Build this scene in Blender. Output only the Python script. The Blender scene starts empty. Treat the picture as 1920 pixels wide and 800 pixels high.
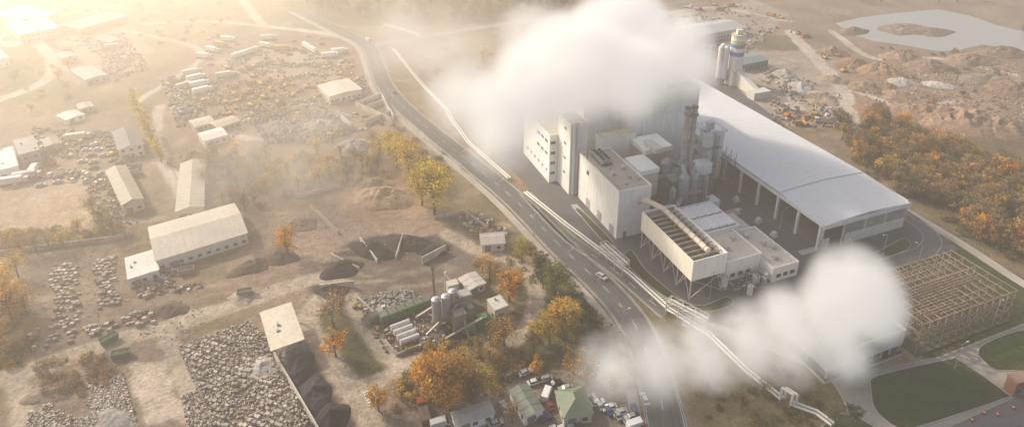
import bpy, math, random
import numpy as np
from mathutils import Vector, Matrix, noise
random.seed(7)
rng = np.random.default_rng(7)
S = bpy.context.scene
COL = S.collection
# ---------------------------------------------------------------- survey
F = 1214.0; V0 = 145.0; TH = math.radians(21.4); H = 150.0
SN, CS = math.sin(TH), math.cos(TH)
def G(u, v, z=0.0):
    xn = (u-960)/F; yn = (V0-v)/F
    t = (H-z)/(SN-yn*CS)
    return (xn*t, t*(CS+yn*SN))
def DEP(u, v, z=0.0):
    yn = (V0-v)/F
    return (H-z)/(SN-yn*CS)
PO = (40.3, 210.9); PA = (-.36, .933); PB = (.933, .36)
def PL(a, b):
    return (PO[0]+a*PA[0]+b*PB[0], PO[1]+a*PA[1]+b*PB[1])
# ---------------------------------------------------------------- materials
def newmat(name):
    m = bpy.data.materials.new(name); m.use_nodes = True
    nt = m.node_tree; nt.nodes.clear()
    return m, nt, nt.nodes, nt.links
def colmat(name, rough=.75, metal=0., var=.25, scale=.35, fine=3., src='Col', bump=0., objcol=False, streak=False, spec=.3, transl=0.):
    m, nt, N, L = newmat(name)
    out = N.new('ShaderNodeOutputMaterial'); b = N.new('ShaderNodeBsdfPrincipled')
    b.inputs['Roughness'].default_value = rough; b.inputs['Metallic'].default_value = metal
    b.inputs['Specular IOR Level'].default_value = spec
    at = N.new('ShaderNodeAttribute'); at.attribute_name = src
    col = at.outputs['Color']
    if objcol:
        oi = N.new('ShaderNodeObjectInfo'); mx = N.new('ShaderNodeMixRGB'); mx.blend_type = 'MULTIPLY'; mx.inputs[0].default_value = 1
        L.new(col, mx.inputs[1]); L.new(oi.outputs['Color'], mx.inputs[2]); col = mx.outputs[0]
    geo = N.new('ShaderNodeNewGeometry')
    fac = None
    for k, (sc, amt) in enumerate(((scale*.3, var*.8), (scale*3, var*.6), (fine, var*.8))):
        n = N.new('ShaderNodeTexNoise'); n.inputs['Scale'].default_value = sc; n.inputs['Detail'].default_value = 4
        if streak and k > 0:
            mp = N.new('ShaderNodeMapping'); mp.inputs['Scale'].default_value = (1, 1, .12)
            L.new(geo.outputs['Position'], mp.inputs[0]); L.new(mp.outputs[0], n.inputs['Vector'])
        else:
            L.new(geo.outputs['Position'], n.inputs['Vector'])
        r = N.new('ShaderNodeMapRange'); r.inputs[1].default_value = .3; r.inputs[2].default_value = .7
        r.inputs[3].default_value = 1-amt; r.inputs[4].default_value = 1+amt*.8
        L.new(n.outputs['Fac'], r.inputs[0])
        if fac is None: fac = r.outputs[0]
        else:
            mu = N.new('ShaderNodeMath'); mu.operation = 'MULTIPLY'; L.new(fac, mu.inputs[0]); L.new(r.outputs[0], mu.inputs[1]); fac = mu.outputs[0]
        last = n
    vm = N.new('ShaderNodeVectorMath'); vm.operation = 'SCALE'
    L.new(col, vm.inputs[0]); L.new(fac, vm.inputs['Scale'])
    L.new(vm.outputs[0], b.inputs['Base Color'])
    if bump:
        bp = N.new('ShaderNodeBump'); bp.inputs['Strength'].default_value = bump; bp.inputs['Distance'].default_value = .6
        L.new(last.outputs['Fac'], bp.inputs['Height']); L.new(bp.outputs[0], b.inputs['Normal'])
    if transl:
        tr = N.new('ShaderNodeBsdfTranslucent'); L.new(vm.outputs[0], tr.inputs[0])
        ms = N.new('ShaderNodeMixShader'); ms.inputs[0].default_value = transl
        L.new(b.outputs[0], ms.inputs[1]); L.new(tr.outputs[0], ms.inputs[2]); L.new(ms.outputs[0], out.inputs[0])
    else:
        L.new(b.outputs[0], out.inputs[0])
    return m
MAT = {
 'ground': colmat('ground', .95, 0, .36, .12, 1.1, bump=.5),
 'paint': colmat('painted_cladding', .6, 0, .08, .25, 1.5, streak=True),
 'roofm': colmat('roof_sheet', .6, 0, .14, .3, 1.2),
 'hallroof': colmat('hall_roof_membrane', .55, 0, .05, .15, 1.2),
 'rough': colmat('rough_masonry', .9, 0, .3, .4, 3., bump=.3),
 'road': colmat('asphalt', .85, 0, .22, .3, 2.5),
 'metal': colmat('steel', .5, .3, .15, .5, 2.),
 'glass': colmat('window_glass', .15, 0, .1, .5, 2., spec=.6),
 'body': colmat('vehicle_paint', .35, 0, .05, .5, 2., objcol=True),
 'leaf': colmat('foliage', .8, 0, .3, .5, 2.5, objcol=True, transl=.4, spec=.1),
 'bark': colmat('bark', .9, 0, .2, .5, 3.),
 'water': colmat('pond_water', .3, 0, .05, .05, 1., spec=.5),
}
# ---------------------------------------------------------------- mesh builder
def mkmesh(name, verts, faces, cols, mats):
    me = bpy.data.meshes.new(name)
    me.from_pydata(verts, [], faces)
    keys = []
    for k in mats:
        if k not in keys: keys.append(k)
    for k in keys: me.materials.append(MAT[k])
    if len(keys) > 1:
        me.polygons.foreach_set('material_index', [keys.index(k) for k in mats])
    ca = me.color_attributes.new('Col', 'FLOAT_COLOR', 'CORNER')
    lt = np.array([len(f) for f in faces])
    c = np.ones((len(faces), 4), dtype=np.float32); c[:, :3] = np.array(cols, dtype=np.float32)[:, :3]
    ca.data.foreach_set('color', np.repeat(c, lt, axis=0).ravel())
    me.update()
    return me
class MB:
    def __init__(s): s.parts = {}; s.use('body')
    def use(s, n):
        s.cur = s.parts.setdefault(n, ([], [], [], [])); return s
    def face(s, pts, col, mat='paint'):
        V, Fc, C, M = s.cur; i = len(V); V.extend([tuple(p) for p in pts]); Fc.append(tuple(range(i, i+len(pts)))); C.append(col); M.append(mat)
    def hexa(s, p, col, mat='paint', topcol=None, topmat=None):
        V, Fc, C, M = s.cur; i = len(V); V.extend([tuple(q) for q in p])
        for k, f in enumerate(((0,3,2,1),(4,5,6,7),(0,1,5,4),(1,2,6,5),(2,3,7,6),(3,0,4,7))):
            Fc.append(tuple(i+j for j in f))
            C.append(topcol if (k == 1 and topcol) else col); M.append(topmat if (k == 1 and topmat) else mat)
    def ob(s, O, ax, ay, x0, x1, y0, y1, z0, z1, col, mat='paint', topcol=None, topmat=None):
        P = []
        for z in (z0, z1):
            for x, y in ((x0, y0), (x1, y0), (x1, y1), (x0, y1)):
                P.append((O[0]+ax[0]*x+ay[0]*y, O[1]+ax[1]*x+ay[1]*y, z))
        s.hexa(P, col, mat, topcol, topmat)
    def cyl(s, p0, p1, r0, r1=None, n=12, col=(.5,.5,.5), mat='metal', cap=True):
        if r1 is None: r1 = r0
        p0 = Vector(p0); p1 = Vector(p1); d = (p1-p0)
        if d.length < 1e-5: return
        d.normalize()
        a = d.orthogonal().normalized(); b = d.cross(a)
        V, Fc, C, M = s.cur; i = len(V)
        for p, r in ((p0, r0), (p1, r1)):
            for k in range(n):
                t = 2*math.pi*k/n; V.append(tuple(p+a*math.cos(t)*r+b*math.sin(t)*r))
        for k in range(n):
            Fc.append((i+k, i+(k+1) % n, i+n+(k+1) % n, i+n+k)); C.append(col); M.append(mat)
        if cap:
            Fc.append(tuple(i+n-1-k for k in range(n))); C.append(col); M.append(mat)
            Fc.append(tuple(i+n+k for k in range(n))); C.append(col); M.append(mat)
    def beam(s, p0, p1, w, col, mat='metal'):
        s.cyl(p0, p1, w*.6, w*.6, 4, col, mat)
    def done(s, name, color=None, loc=None, rot=0, smooth=False):
        parts = {k: v for k, v in s.parts.items() if v[1]}
        if len(parts) == 1:
            k = list(parts)[0]; o = bpy.data.objects.new(name, mkmesh(name, *parts[k])); COL.objects.link(o)
        else:
            o = bpy.data.objects.new(name, None); COL.objects.link(o)
            for k, p in parts.items():
                c = bpy.data.objects.new(k, mkmesh(k, *p)); COL.objects.link(c); c.parent = o
                if color: c.color = (*color, 1)
        if color: o.color = (*color, 1)
        if loc: o.location = loc
        o.rotation_euler[2] = rot
        return o
WHITE = (.82,.81,.78); OFFW = (.68,.65,.59); GREY = (.35,.35,.35); DARK = (.06,.06,.065); CREAM = (.64,.58,.47)
# ---------------------------------------------------------------- ground
def smooth_poly(pts):
    return np.array([G(*p) for p in pts])
def inside(px, py, P):
    r = np.zeros(px.shape, bool); n = len(P); j = n-1
    for i in range(n):
        xi, yi = P[i]; xj, yj = P[j]
        if yi != yj:
            c = ((yi > py) != (yj > py)) & (px < (xj-xi)*(py-yi)/(yj-yi)+xi); r ^= c
        j = i
    return r
def edist(px, py, P, closed=True):
    d = np.full(px.shape, 1e9); n = len(P)
    for i in range(n if closed else n-1):
        x0, y0 = P[i]; x1, y1 = P[(i+1) % n]; dx, dy = x1-x0, y1-y0
        t = np.clip(((px-x0)*dx+(py-y0)*dy)/(dx*dx+dy*dy+1e-9), 0, 1)
        d = np.minimum(d, (px-x0-t*dx)**2+(py-y0-t*dy)**2)
    return np.sqrt(d)
xs = np.concatenate([[-6000,-3000,-1500,-900,-650], np.arange(-500, 500.1, 1.1), [650,900,1500,3000,6000]])
ys = [-3000,-1000,-300,0,60]; y = 110.
while y < 620: ys.append(y); y += .65+max(0, (y-180))*.004
ys += [700, 900, 1500, 3000, 9000]; ys = np.array(ys)
GX, GY = np.meshgrid(xs, ys)
def vnoise(x, y, sc, seed):
    r = np.random.default_rng(seed); T = r.random((256, 256))
    x = x*sc+1000.3; y = y*sc+1000.7
    xi = np.floor(x).astype(int); yi = np.floor(y).astype(int); fx = x-xi; fy = y-yi
    fx = fx*fx*(3-2*fx); fy = fy*fy*(3-2*fy)
    a = T[xi % 256, yi % 256]; b = T[(xi+1) % 256, yi % 256]; c = T[xi % 256, (yi+1) % 256]; d = T[(xi+1) % 256, (yi+1) % 256]
    return (a*(1-fx)+b*fx)*(1-fy)+(c*(1-fx)+d*fx)*fy
def fbm(x, y, sc, seed, o=4):
    s = 0; w = .5; t = 0
    for k in range(o): s = s+w*vnoise(x, y, sc*2**k, seed+k); t += w; w *= .55
    return s/t
WX = GX+(fbm(GX, GY, .08, 1)-.5)*9; WY = GY+(fbm(GX, GY, .08, 9)-.5)*9
BC = np.zeros(GX.shape+(3,))
DIRT = np.array((.185,.14,.108)); LDIRT = np.array((.30,.245,.19)); DRY = np.array((.15,.122,.06)); GRS = np.array((.055,.072,.025)); DGR = np.array((.10,.093,.045))
n1 = fbm(GX, GY, .03, 21)[..., None]; n2 = fbm(GX, GY, .12, 31)[..., None]
BC[:] = DIRT; 
k = np.clip((n1-.42)*5, 0, 1)*.8; BC = BC*(1-k)+DRY*k
k = np.clip((n2-.55)*6, 0, 1)*.6; BC = BC*(1-k)+LDIRT*k
def zone(pts, col, soft=1.5, op=1., warp=True, mott=.0):
    global BC
    P = smooth_poly(pts); X, Y = (WX, WY) if warp else (GX, GY)
    m = (X > P[:, 0].min()-6) & (X < P[:, 0].max()+6) & (Y > P[:, 1].min()-6) & (Y < P[:, 1].max()+6)
    x = X[m]; yv = Y[m]; d = edist(x, yv, P); ins = inside(x, yv, P)
    sd = np.where(ins, d, -d); w = np.clip(sd/soft+.5, 0, 1)*op
    if mott: w = w*np.clip(1-mott+2*mott*(fbm(GX[m], GY[m], .15, 77)), 0, 1)
    w = w[:, None]; BC[m] = BC[m]*(1-w)+np.array(col)*w
def catmull(P, n):
    P = [np.array(p, float) for p in P]; Q = [2*P[0]-P[1]]+P+[2*P[-1]-P[-2]]; out = []
    for i in range(1, len(Q)-2):
        for k in range(n):
            t = k/n; a, b, c, d = Q[i-1], Q[i], Q[i+1], Q[i+2]
            out.append(.5*((2*b)+(-a+c)*t+(2*a-5*b+4*c-d)*t*t+(-a+3*b-3*c+d)*t**3))
    out.append(P[-1]); return out
def track(pts, width, col, soft=1.2, op=.9):
    global BC
    P = np.array(catmull([G(*p) for p in pts], 6))
    X = GX+(WX-GX)*.25; Y = GY+(WY-GY)*.25
    m = (X > P[:, 0].min()-9) & (X < P[:, 0].max()+9) & (Y > P[:, 1].min()-9) & (Y < P[:, 1].max()+9)
    d = edist(X[m], Y[m], P, False); w = np.clip((width/2-d)/soft+.5, 0, 1)*op
    w = w[:, None]; BC[m] = BC[m]*(1-w)+np.array(col)*w
# zones
zone([(-200,-60),(480,-60),(520,45),(300,120),(240,220),(120,240),(-200,230)], (.20,.16,.09), 8, .8, mott=.3)
zone([(0,60),(120,60),(240,110),(220,160),(60,190),(0,190)], DGR, 6, .6)
zone([(0,120),(60,110),(60,150),(20,170),(0,170)], (.07,.075,.03), 3, .8)
zone([(90,60),(245,40),(290,100),(200,170),(110,150)], LDIRT, 5, .8, mott=.3)
zone([(330,90),(440,55),(620,70),(690,110),(720,200),(760,260),(640,300),(480,290),(390,310),(300,200)], (.20,.14,.10), 4, .95, mott=.2)
zone([(380,110),(520,80),(640,100),(640,150),(480,150)], (.33,.27,.21), 5, .7, mott=.3)
zone([(-100,190),(240,230),(290,330),(60,420),(-100,440)], (.24,.19,.14), 5, .8, mott=.3)
zone([(0,350),(150,330),(205,380),(170,430),(0,460)], (.36,.28,.20), 4, .9)
zone([(300,290),(560,290),(720,330),(660,420),(480,400),(380,420)], (.16,.115,.075), 5, .85)
zone([(480,400),(650,390),(820,410),(880,460),(600,560),(470,560),(420,520)], (.24,.18,.14), 4, .9, mott=.2)
zone([(640,330),(780,330),(800,400),(640,410)], (.27,.18,.115), 4, .9)
zone([(585,590),(590,500),(640,460),(720,440),(850,445),(890,480),(910,520),(900,620),(800,660),(700,640)], (.105,.09,.08), 2, .95)
zone([(600,540),(610,490),(660,455),(740,438),(835,448),(840,470),(760,465),(690,480),(640,520),(630,560)], (.035,.033,.034), 1.5, .95)
zone([(580,600),(640,575),(700,640),(720,690),(690,725),(640,700)], (.06,.068,.025), 1.5, .95)
zone([(1000,480),(1060,520),(1160,620),(1150,680),(1020,700),(960,680),(1000,600),(1010,540)], GRS, 3, .9, mott=.2)
zone([(880,500),(960,500),(1000,560),(940,620),(890,600)], (.12,.11,.06), 2, .8)
zone([(780,640),(960,640),(1020,700),(930,740),(760,780)], (.12,.09,.05), 3, .9)
zone([(700,790),(760,750),(1000,700),(1200,700),(1215,830),(700,830)], (.14,.125,.105), 2, .9, mott=.2)
zone([(820,400),(900,400),(960,440),(880,470)], (.09,.085,.05), 3, .9)
zone([(-100,430),(230,430),(260,540),(400,560),(180,640),(-100,720)], (.18,.14,.112), 3, .8, mott=.2)
zone([(-80,620),(60,600),(60,680),(-80,720)], (.15,.12,.06), 3, .9)
zone([(60,690),(190,650),(330,650),(400,830),(40,830)], (.19,.15,.12), 2, .9)
zone([(250,680),(315,665),(340,790),(270,800)], (.40,.35,.30), 1, .95)
zone([(330,640),(480,595),(590,800),(590,830),(400,830)], (.20,.17,.14), 1.5, .9)
zone([(525,660),(580,650),(660,800),(590,830)], (.045,.043,.045), 1, .95)
zone([(740,95),(880,90),(1000,130),(950,230),(860,230),(800,190)], (.17,.135,.085), 4, .9)
zone([(1240,600),(1320,600),(1600,700),(1640,830),(1330,830)], (.13,.115,.06), 3, .95, mott=.2)
zone([(1600,480),(1800,450),(2000,580),(2000,600),(1740,680),(1650,600)], (.042,.062,.018), 1.5, 1)
zone([(1700,380),(1920,500),(2000,540),(2000,250),(1560,230)], (.12,.092,.05), 4, .9)
zone([(1200,-60),(2300,-60),(2200,240),(1900,260),(1620,240),(1520,240),(1440,190),(1340,120),(1220,40)], (.20,.155,.12), 6, .95)
zone([(1400,100),(1560,90),(1600,230),(1450,240),(1390,180)], (.30,.275,.245), 4, .8, mott=.3)
zone([(1560,100),(1920,110),(1920,230),(1640,240)], (.23,.16,.115), 5, .8, mott=.2)
zone([(1400,65),(1490,70),(1500,95),(1400,95)], DGR, 4, .8)
zone([(1220,30),(1420,0),(1480,30),(1400,90),(1300,100)], (.28,.26,.23), 4, .8)
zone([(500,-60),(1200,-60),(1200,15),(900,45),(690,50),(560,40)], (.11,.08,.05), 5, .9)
# vehicle ruts in the yards
rr = random.Random(4)
for x0, x1, y0, y1, n_, dr in ((300,700,120,300,14,60),(450,860,400,560,16,70),(60,420,430,640,16,80),(20,280,190,400,12,60),(640,900,500,640,8,50),(1400,1900,90,230,16,60),(60,380,660,800,8,40)):
    for i in range(n_):
        u, v = rr.uniform(x0,x1), rr.uniform(y0,y1); s = rr.choice((-1,1)); k_ = rr.random() < .5
        track([(u,v),(u+dr*s*rr.uniform(.3,1),v+rr.uniform(-12,16)),(u+dr*s*rr.uniform(1.2,2),v+rr.uniform(-20,26))], rr.uniform(.8,3), (.34,.28,.22) if k_ else (.10,.08,.065), 1.5, rr.uniform(.2,.5))
PT = (.34,.295,.24)
for p, w in (
 ([(-60,720),(40,700),(180,650),(300,615),(430,575),(560,530),(640,510)], 7),
 ([(-10,190),(70,160),(100,130),(90,100),(55,75),(20,85),(0,60)], 8),
 ([(-40,470),(60,450),(150,440),(230,420),(300,410)], 4),
 ([(320,645),(350,720),(400,820)], 4.5), ([(310,640),(325,600),(390,580)], 5),
 ([(20,700),(40,760),(30,820)], 5),
 ([(600,560),(580,600),(610,660),(680,760),(700,820)], 7),
 ([(690,720),(760,690),(860,660),(960,640),(1000,590),(1000,530),(960,490),(890,470),(840,440)], 6),
 ([(640,520),(680,600),(720,660),(770,690)], 5),
 ([(270,45),(380,40),(480,48),(600,62),(700,85)], 7), ([(490,45),(470,20),(440,-20)], 8), ([(250,60),(380,100),(260,190)], 5),
 ([(300,200),(290,260),(320,320),(370,420)], 6), ([(330,180),(390,230),(470,260),(560,250)], 5),
 ([(0,400),(100,360),(200,320),(300,300)], 5),
 ([(1480,60),(1530,110),(1580,170),(1600,235)], 9), ([(1420,110),(1470,150),(1500,210)], 8),
 ([(1560,60),(1640,110),(1760,110),(1900,140)], 6), ([(1180,40),(1330,15),(1480,40)], 7), ([(1600,170),(1700,200),(1800,190)],5)):
    track(p, w, PT if p[0][1] > 250 else (.40,.37,.32))
nz = (.82+.36*fbm(GX, GY, .35, 5, 3))[..., None]*(.86+.28*fbm(GX, GY, 1.1, 65, 2))[..., None]
BC = np.clip(BC*nz*np.array((1.18,1.12,1.05)), 0, .6)
nx, ny = len(xs), len(ys)
verts = np.stack([GX, GY, GX*0], -1).reshape(-1, 3)
me = bpy.data.meshes.new('ground'); me.vertices.add(nx*ny); me.vertices.foreach_set('co', verts.ravel())
ii = (np.arange(ny-1)[:, None]*nx+np.arange(nx-1)[None]).ravel()
quads = np.stack([ii, ii+1, ii+nx+1, ii+nx], -1)
me.loops.add(quads.size); me.loops.foreach_set('vertex_index', quads.ravel().astype(np.int32))
me.polygons.add(len(quads)); me.polygons.foreach_set('loop_start', (np.arange(len(quads))*4).astype(np.int32))
me.update(calc_edges=True)
ca = me.color_attributes.new('Col', 'FLOAT_COLOR', 'POINT')
ca.data.foreach_set('color', np.concatenate([BC, np.ones(BC.shape[:2]+(1,))], -1).reshape(-1).astype(np.float32))
me.materials.append(MAT['ground']); o = bpy.data.objects.new('ground', me); COL.objects.link(o)
# ---------------------------------------------------------------- sheets and roads
def sheet(name, pts, z, col, mat='road', kerb=None, world=False):
    P = pts if world else [G(*p) for p in pts]
    if kerb:
        P = [tuple(p) for p in catmull(list(P)+[P[0]], 4)[:-1]]
    B = MB(); B.face([(x, y, z) for x, y in P], col, mat)
    V, Fc, C, M = B.cur
    ar = sum(P[i][0]*P[(i+1) % len(P)][1]-P[(i+1) % len(P)][0]*P[i][1] for i in range(len(P)))
    if ar < 0: Fc[0] = Fc[0][::-1]
    if kerb:
        for i in range(len(P)):
            a = P[i]; b = P[(i+1) % len(P)]; d = Vector((b[0]-a[0], b[1]-a[1])); l = d.length
            if l < .05: continue
            d /= l; B.ob(a, d, (-d.y, d.x), 0, l, -.12, .12, 0, z+.1, (.4,.39,.37), 'road')
    return B.done(name)
def offs(P, off):
    out = []
    for i, p in enumerate(P):
        a = P[max(0, i-1)]; b = P[min(len(P)-1, i+1)]; d = np.array(b)-np.array(a); d = d/(np.linalg.norm(d)+1e-9)
        out.append(np.array(p)+np.array((d[1], -d[0]))*off)
    return out
def strip(B, C, o0, o1, z, col, mat='road', dash=None, z0=None):
    a = offs(C, o0); b = offs(C, o1); s = 0
    for i in range(len(C)-1):
        s += np.linalg.norm(C[i+1]-C[i])
        if dash and (s % (dash[0]+dash[1])) > dash[0]: continue
        if z0 is not None:
            B.hexa([(*a[i], z0), (*b[i], z0), (*b[i+1], z0), (*a[i+1], z0), (*a[i], z), (*b[i], z), (*b[i+1], z), (*a[i+1], z)], col, mat)
        else: B.face([(*a[i], z), (*b[i], z), (*b[i+1], z), (*a[i+1], z)], col, mat)
def resample(C, st):
    C = [np.array(c) for c in C]; out = [C[0]]
    for i in range(len(C)-1):
        d = np.linalg.norm(C[i+1]-C[i]); n = max(1, int(round(d/st)))
        for k in range(1, n+1): out.append(C[i]+(C[i+1]-C[i])*k/n)
    return out
def road(name, pts, w, col=(.115,.112,.11), marks=True, kerb=True, z=.03, walk=None):
    C = resample(catmull([G(*p) for p in pts], 8), 1.5)
    B = MB(); B.use('carriageway'); strip(B, C, -w/2, w/2, z, col)
    if w > 9:
        B.use('wheel_tracks')
        for s in (-3.6, -2, 1.6, 3.2): strip(B, C, s-.3, s+.3, z+.003, tuple(c*.8 for c in col))
    if marks:
        B.use('lane_markings')
        strip(B, C, -.09, .09, z+.008, (.6,.6,.58), dash=(4, 6)); 
        for s in (-1, 1): strip(B, C, s*(w/2-.45)-.08, s*(w/2-.45)+.08, z+.008, (.55,.55,.53))
    if kerb:
        B.use('kerbs')
        for s in (-1, 1): strip(B, C, s*(w/2+.1)-.12, s*(w/2+.1)+.12, .13, (.4,.39,.37), z0=0)
    if walk:
        B.use('footpath'); strip(B, C, walk[0], walk[1], .05, walk[2])
    B.done(name); return C
MR = [(560,20),(640,60),(688,85),(706,120),(722,160),(760,205),(845,275),(955,365),(1055,465),(1130,535),(1185,600),(1215,665),(1237,740),(1252,810),(1262,880)]
CR = road('main_road', MR, 10.5, walk=(6.3, 9.3, (.36,.325,.28)))
road('side_road', [(700,85),(780,72),(900,52),(1050,35),(1200,16),(1350,-8)], 8, (.24,.22,.19), marks=False)
road('side_road', [(985,362),(1060,440),(1150,505),(1250,590)], 5, (.13,.127,.12), marks=True)
YARD = [(940,300),(1010,372),(1075,430),(1130,480),(1190,540),(1290,612),(1400,592),(1540,545),(1625,517),(1800,467),(1740,430),(1690,400),(1600,330),(1400,180),(1340,140),(1100,140),(960,220)]
sheet('yard_pavement', YARD, .018, (.115,.112,.115))
sheet('lawn', [(1168,478),(1185,470),(1215,510),(1300,572),(1362,556),(1372,572),(1310,584),(1235,548),(1180,500)], .08, (.055,.075,.022), 'ground', kerb=True)
sheet('lawn', [(1585,482),(1640,474),(1690,448),(1706,455),(1700,468),(1650,488),(1600,502)], .08, (.055,.075,.022), 'ground', kerb=True)
sheet('lawn', [(1078,392),(1092,396),(1150,455),(1140,462)], .08, (.08,.09,.035), 'ground', kerb=True)
sheet('lawn', [(1532,485),(1560,478),(1585,490),(1560,510)], .08, (.055,.075,.022), 'ground', kerb=True)
sheet('concrete_apron', [(1560,700),(1640,690),(1760,668),(1920,605),(1960,590),(2050,640),(2050,880),(1640,880),(1600,800)], .022, (.33,.30,.26), 'road')
sheet('lawn', [(1632,722),(1645,704),(1780,673),(1800,676),(1888,738),(1880,748),(1720,800),(1680,800),(1640,765)], .09, (.04,.06,.017), 'ground', kerb=True)
sheet('lawn', [(1833,664),(1845,645),(1920,618),(1990,630),(1990,690),(1900,695),(1860,690)], .09, (.04,.06,.017), 'ground', kerb=True)
sheet('parking_lot', [(1740,815),(1780,800),(1930,732),(2050,700),(2050,900),(1740,900)], .027, (.15,.145,.14), 'road')
sheet('lawn', [(1540,800),(1580,775),(1640,800),(1700,850),(1560,860)], .09, (.07,.08,.03), 'ground', kerb=True)
road('perimeter_road', [(1640,365),(1700,395),(1800,455),(1900,520),(1990,575)], 3.5, (.42,.37,.32), marks=False)
road('service_road', [(1280,600),(1370,625),(1450,650),(1560,700),(1620,790)], 4.5, (.33,.30,.26), marks=False)
road('loop_road', [(1690,395),(1745,440),(1735,470),(1680,490),(1600,515),(1520,545)], 6, (.14,.14,.14), marks=False, z=.035)
sheet('pond_water', [(1566,44),(1620,32),(1690,24),(1760,18),(1820,30),(1870,48),(1940,64),(2100,100),(2100,150),(1900,92),(1840,84),(1800,94),(1760,97),(1690,84),(1640,78),(1600,66)], .03, (.34,.34,.315), 'water')
def zebra(u, v, n, dirx, l, w=.5):
    B = MB(); O = G(u, v); d = Vector(dirx).normalized(); p = (-d.y, d.x)
    for i in range(n): B.ob(O, d, p, i*1.0, i*1.0+w, 0, l, .040, .048, (.7,.7,.68), 'road')
    B.done('pedestrian_crossing')
zebra(1505,478,9,(.9,.35),2.5); zebra(680,735,6,(.5,-.85),3); zebra(1205,520,14,(.36,-.93),2.2); zebra(1070,385,9,(.36,-.93),3); zebra(1365,400,8,(.93,.36),2)
# ---------------------------------------------------------------- piles
def mound(name, u, v, rx, ry, h, col, rot=0., rough=.35):
    x0, y0 = G(u, v); B = MB(); V, Fc, C, M = B.cur; nr, nt = 14, 36; sd = random.random()*100
    for i in range(nr+1):
        r = i/nr
        for k in range(nt):
            t = 2*math.pi*k/nt; e = 1+.3*noise.noise(Vector((math.cos(t)*1.2+sd, math.sin(t)*1.2, 0)))
            x = math.cos(t)*r*rx*e; y = math.sin(t)*r*ry*e
            z = h*(1-r)**.85*(1+rough*1.2*noise.noise(Vector((x*.25+sd, y*.25, 1)))+rough*noise.noise(Vector((x*.7+sd, y*.7, 4)))*(.5 if r < 1 else 0))
            if i == nr: z = -.05
            c, s = math.cos(rot), math.sin(rot)
            V.append((x0+x*c-y*s, y0+x*s+y*c, max(z, -.05)))
    for i in range(nr):
        for k in range(nt):
            a = i*nt+k; b = i*nt+(k+1) % nt
            if i == 0:
                Fc.append((a, (i+1)*nt+k, (i+1)*nt+(k+1) % nt))
            else: Fc.append((a, a+nt, b+nt, b))
            q = random.uniform(.9, 1.12)*1.05; C.append(tuple(c*q for c in col)); M.append('ground')
    B.done(name)
SOIL = (.25,.165,.105); GRV = (.30,.28,.25); COAL = (.024,.024,.026); RUST = (.24,.14,.085)
for a in (('soil_pile',718,372,13,10,5,(.30,.21,.13)),('soil_pile',700,350,9,8,4,(.27,.19,.12)),('soil_pile',665,275,9,7,4,GRV),('rubble_pile',520,240,12,10,3.5,(.28,.25,.22)),('rubble_pile',600,238,12,9,4,(.28,.22,.18)),('rubble_pile',560,225,9,7,3,(.24,.18,.14)),('soil_pile',640,245,8,6,3,(.10,.085,.075)),
 ('coal_pile',640,505,8,5,3.5,COAL),('coal_pile',700,470,10,5,4,COAL),('coal_pile',770,458,11,5,4,COAL),('coal_pile',815,470,6,4,3,COAL),('coal_pile',625,545,6,4,2.5,COAL),
 ('coal_pile',560,690,5,7,3.5,(.05,.05,.055)),('coal_pile',590,740,5,7,3.5,(.04,.04,.045)),('coal_pile',620,785,5,6,3,COAL),('gravel_pile',555,665,4,5,2.5,(.16,.16,.165)),
 ('soil_pile',520,480,9,6,3,(.12,.09,.07)),('soil_pile',470,500,8,5,3,(.16,.115,.085)),('soil_pile',560,420,8,6,2.5,(.2,.15,.11)),('soil_pile',450,560,5,3,1.5,(.3,.24,.19)),('soil_pile',320,580,6,4,2,(.10,.075,.06)),
 ('gravel_pile',860,635,5,4,1.8,COAL),('soil_pile',430,320,18,10,5,(.2,.14,.09)),('soil_pile',360,300,12,9,4,(.19,.14,.10)),
 ('soil_pile',1650,135,14,14,6,(.30,.19,.11)),('soil_pile',1690,110,15,12,6,(.26,.17,.12)),('soil_pile',1740,125,16,12,5,(.22,.15,.11)),('soil_pile',1560,150,9,8,3,(.28,.21,.15)),('soil_pile',1620,165,10,9,4,(.27,.18,.11)),
 ('soil_pile',1800,230,28,18,8,(.30,.20,.13)),('soil_pile',1730,215,20,14,6,(.27,.18,.12)),('soil_pile',1870,240,18,14,6,(.25,.17,.11)),('soil_pile',1640,205,12,10,4,RUST),('soil_pile',1820,115,20,12,5,(.25,.18,.12)),('soil_pile',1880,100,20,12,5,(.22,.15,.10)),
 ('soil_pile',1540,185,9,10,4,(.30,.23,.17)),('gravel_pile',1500,165,8,10,3,(.38,.36,.33)),('gravel_pile',1470,140,8,8,3,(.34,.32,.30)),('gravel_pile',1760,160,10,6,2.2,(.42,.39,.36)),('gravel_pile',1690,155,9,8,3,(.36,.33,.3)),
 ('soil_pile',1690,55,24,14,3,(.20,.155,.12)),('soil_pile',1740,60,20,12,3,(.19,.15,.115)),('soil_pile',1600,60,14,8,4,(.18,.13,.1)),('rubble_pile',210,785,7,4,1.5,(.3,.28,.26)),('rubble_pile',100,735,8,4,1.8,(.2,.15,.12)),('rubble_pile',490,690,5,5,1.5,(.38,.36,.33)),
 ('soil_pile',1560,100,12,9,4,(.22,.15,.11)),('soil_pile',1600,120,12,9,4,(.26,.16,.1)),('soil_pile',1900,170,18,12,6,(.24,.16,.11)),('soil_pile',1680,180,10,8,3,(.28,.19,.13)),('soil_pile',1850,150,16,10,4,(.28,.22,.17))):
    mound(*a, rot=random.uniform(-.5,.5))
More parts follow.
